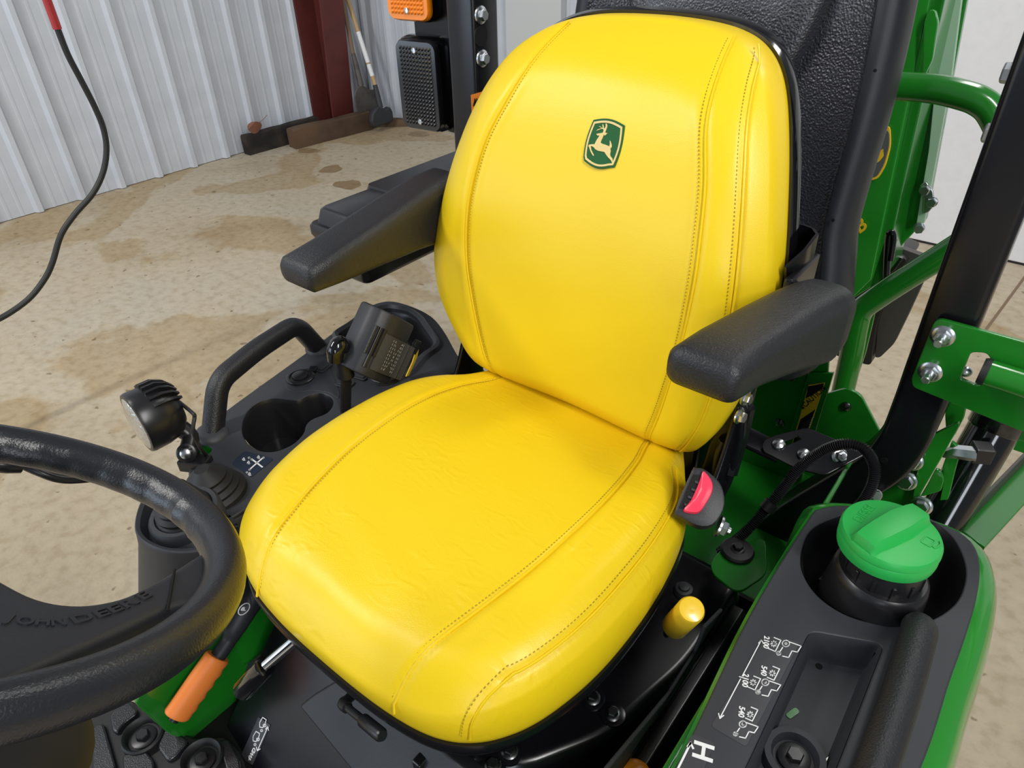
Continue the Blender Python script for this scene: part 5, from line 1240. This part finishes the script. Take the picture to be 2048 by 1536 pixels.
# ------------------------------------------------------------------ backhoe behind the tractor
def backhoe():
    t = thing('backhoe', 'green backhoe with boom, guard tubes and black bucket behind the tractor', 'backhoe', (.25, .8, .0))
    def yplate(name, pts, Y, th, m='green_paint', r=.01, holes=(), parent=t):
        M4 = plane_frame((0, Y, 0), (1, 0, 0), (0, 0, 1)); f = lambda p: (*loc2(M4, at(p[0], p[1], 1, Y)), 0)
        return plate(name, [[(p.x, p.y) for p in round_poly([f(q) for q in pts], r, 3)]] + [[f(q)[:2] for q in h] for h in holes], M4, th, m, parent, bevel=.0015)
    # base frame plates right behind the seat
    bp1 = yplate('frame_plate', [(1440, 700), (1660, 700), (1655, 770), (1590, 870), (1530, 1010), (1430, 1010)], .50, .008)
    bp2 = yplate('frame_plate', [(1640, 790), (1695, 775), (1722, 788), (1770, 880), (1800, 1000), (1600, 1000)], .52, .008)
    yplate('frame_plate', [(1480, 890), (1600, 900), (1560, 1100), (1400, 1150), (1420, 1000)], .48, .008)
    for x, y, p in ((1692, 813, bp2), (1560, 846, bp1), (1582, 754, bp1)): bolt('bolt', at(x, y, 1, .496 if p is bp1 else .516), (0, -1, .1), .0085, 'zinc_dark', p, kind='dome')
    # flange carrying the caution decal
    fa, fb = at(1655, 745, 1, .485), at(1558, 985, 1, .485)
    fl_ = yplate('decal_flange', [(1618, 745), (1668, 745), (1590, 1000), (1545, 985)], .49, .008, r=.002)
    cd = yplate('caution_decal', [(1617, 770), (1650, 765), (1622, 850), (1590, 935), (1555, 978), (1560, 965), (1595, 850)], .4845, .0008, 'decal_yellow', .001, parent=fl_)
    mt_ = [(1612, 766), (1645, 762), (1642, 775), (1610, 792)]
    dk = lambda pts: yplate('decal_text_field', pts, .4838, .0008, 'deep_black', .001, parent=fl_)
    dk([(1616, 772), (1648, 766), (1645, 778), (1612, 797)]); dk([(1601, 838), (1631, 818), (1620, 850), (1604, 895), (1588, 915), (1584, 890)]); dk([(1582, 905), (1590, 920), (1578, 945), (1560, 972), (1566, 950)])
    M4 = plane_frame(at(1625, 795, 1, .4838), at(1638, 783, 1, .4838) - at(1612, 806, 1, .4838), (0, 0, 1))
    textm('decal_lettering', 'CAUTION', .0145, M4 @ Matrix.Translation((.004, -.001, .0006)), .0006, 'deep_black', fl_)
    plate('decal_triangle', [[(-.004, -.004), (.004, -.004), (0, .004)]], M4 @ Matrix.Translation((-.033, -.001, .0006)), .0006, 'deep_black', fl_, bevel=.00005)
    ln = MB()
    for k in range(12):
        f_ = k / 12; a = at(1607 - 26 * f_, 848 + 56 * f_, 1, .4832); b = at(1627 - 26 * f_, 834 + 56 * f_, 1, .4832); ln.add(*tube([a, b], .0010, 4))
    tag(obj('decal_small_print', ln, 'decal_white', fl_), kind='stuff')
    # guard tube looping round the operator station
    Y = .60
    P = [at(1655, 900, 1, Y), at(1672, 840, 1, Y), at(1700, 720, 1, Y), at(1712, 655, 1, Y), at(1722, 622, 1, Y), at(1748, 600, 1, Y), at(1800, 565, 1, Y), at(1890, 508, 1, Y), at(1960, 462, 1, Y), at(2005, 420, 1, Y), at(2020, 360, 1, Y), at(2008, 280, 1, Y), at(1985, 226, 1, Y), at(1960, 203, 1, Y), at(1925, 190, 1, Y), at(1870, 178, 1, Y), at(1800, 172, 1, Y), at(1700, 165, 1, Y)]
    obj('guard_tube', tube(P, .0225, 18, k=6), 'green_paint', t)
    obj('flat_bar', sweep([at(1783, 478, 1, .72), at(1745, 600, 1, .72), at(1722, 700, 1, .72), at(1690, 800, 1, .72)], rrect(.022, .008, .002, 2), up=(0, 1, 0)), 'green_paint', t)
    obj('hook_rod', tube([at(1772, 560, 1, .715), at(1775, 500, 1, .715), at(1778, 470, 1, .715), at(1784, 466, 1, .715), at(1786, 480, 1, .715), at(1780, 520, 1, .715)], .007, 10, k=4), 'gloss_black', t)
    # boom: a long welded box leaning back
    def beam(name, A, B, Ca, Cb, Y0, Y1, m):
        v = [at(*A, 1, Y0), at(*B, 1, Y0), at(*Cb, 1, Y0), at(*Ca, 1, Y0)]; w_ = [p + Vector((0, Y1 - Y0, 0)) for p in v]
        return obj(name, loft([v, w_]), m, t, smooth=False, bevel=.004)
    beam('boom', (1780, -120), (1640, 640), (1925, -160), (1765, 560), .86, 1.02, 'green_paint')
    b2_ = beam('boom_side', (1790, -60), (1650, 650), (1872, -60), (1742, 560), .835, .86, 'green_lit')
    beam('dipper_plate', (1905, -60), (1795, 500), (1945, -60), (1852, 440), .98, 1.00, 'green_paint')
    wp = [(1930, -60), (1938, 0), (1905, 150), (1862, 370), (1840, 450), (1815, 495), (1800, 490), (1845, 330), (1880, 150), (1905, -60)]
    mat('green_reflection', (.30, .46, .32), .25, coat=.5)  # white reflection on the green paint, put in as a pale colour
    yplate('dipper_side', [(1895, -60), (1933, -60), (1905, 150), (1866, 360), (1850, 445), (1832, 455), (1858, 300), (1876, 120)], .965, .01, 'green_reflection', .004)
    # seam welds and slots of the boom
    yplate('boom_gusset', [(1850, 40), (1862, 18), (1872, 20), (1878, 45), (1866, 120), (1846, 160)], .83, .012, 'green_lit', .006)
    q = at(1866, 108, 1, .959); obj('pin_hole', lathe([(0, -.001), (.014, -.001), (.014, .002), (0, .002)], q, (0, -1, 0), 20), 'deep_black', t)
    # round emblem and model lettering on the boom
    em = [(1775, 255), (1778, 250), (1781, 290), (1771, 330), (1757, 355), (1738, 360), (1735, 340)]
    mat('emblem_grey', (.10, .11, .10), .4)
    e1 = yplate('boom_emblem', [(1781, 248), (1783, 290), (1772, 332), (1756, 358), (1737, 362), (1720, 330), (1735, 270)], .828, .0012, 'decal_yellow', .012, parent=b2_)
    yplate('boom_emblem_field', [(1779, 256), (1780, 290), (1769, 330), (1754, 354), (1739, 357), (1724, 330), (1737, 274)], .8275, .0012, 'emblem_grey', .012, parent=b2_)
    yplate('boom_emblem_deer', [(1752, 300), (1757, 304), (1767, 296), (1768, 312), (1760, 322), (1748, 330), (1746, 345), (1743, 343), (1744, 326), (1738, 324), (1730, 312), (1748, 308)], .827, .0012, 'decal_yellow', .002, parent=b2_)
    M4 = plane_frame(at(1722, 452, 1, .828), at(1730, 445, 1, .828) - at(1705, 463, 1, .828), (0, 0, 1))
    textm('boom_lettering', '60B', .038, M4 @ Matrix.Translation((-.022, 0, 0)), .0016, 'decal_yellow', b2_, shear=.3)
    # zinc linkage plate with two bolts
    lk = yplate('link_plate', [(1840, 370), (1852, 362), (1866, 380), (1871, 408), (1858, 424), (1846, 428), (1848, 400)], .955, .006, 'zinc', .004)
    for x, y in ((1850, 380), (1864, 404)): bolt('bolt', at(x, y, 1, .95), (0, -1, 0), .011, 'zinc', lk, kind='hex')
    bolt('bolt', at(1838, 456, 1, .94), (.2, -1, 0), .011, 'zinc', lk, kind='hex')
    # bucket hanging behind
    prof = [(1752, 478), (1822, 498), (1862, 520), (1850, 560), (1790, 690), (1768, 712), (1752, 712), (1722, 700), (1720, 640)]
    yplate('bucket_side', [(1742, 478), (1800, 492), (1856, 512), (1866, 524), (1818, 628), (1790, 685), (1762, 712), (1752, 712), (1758, 640), (1775, 560), (1742, 540)], 1.05, .02, 'steel_dull', .012)
    yplate('bucket_shell', [(1700, 470), (1790, 485), (1830, 502), (1790, 560), (1765, 640), (1755, 712), (1715, 702), (1680, 690), (1690, 560)], 1.08, .12, 'bucket_black', .012)
    yplate('bucket_ear', [(1775, 505), (1808, 515), (1790, 540), (1760, 560), (1762, 530)], 1.0, .012, 'gloss_black', .004)
backhoe()
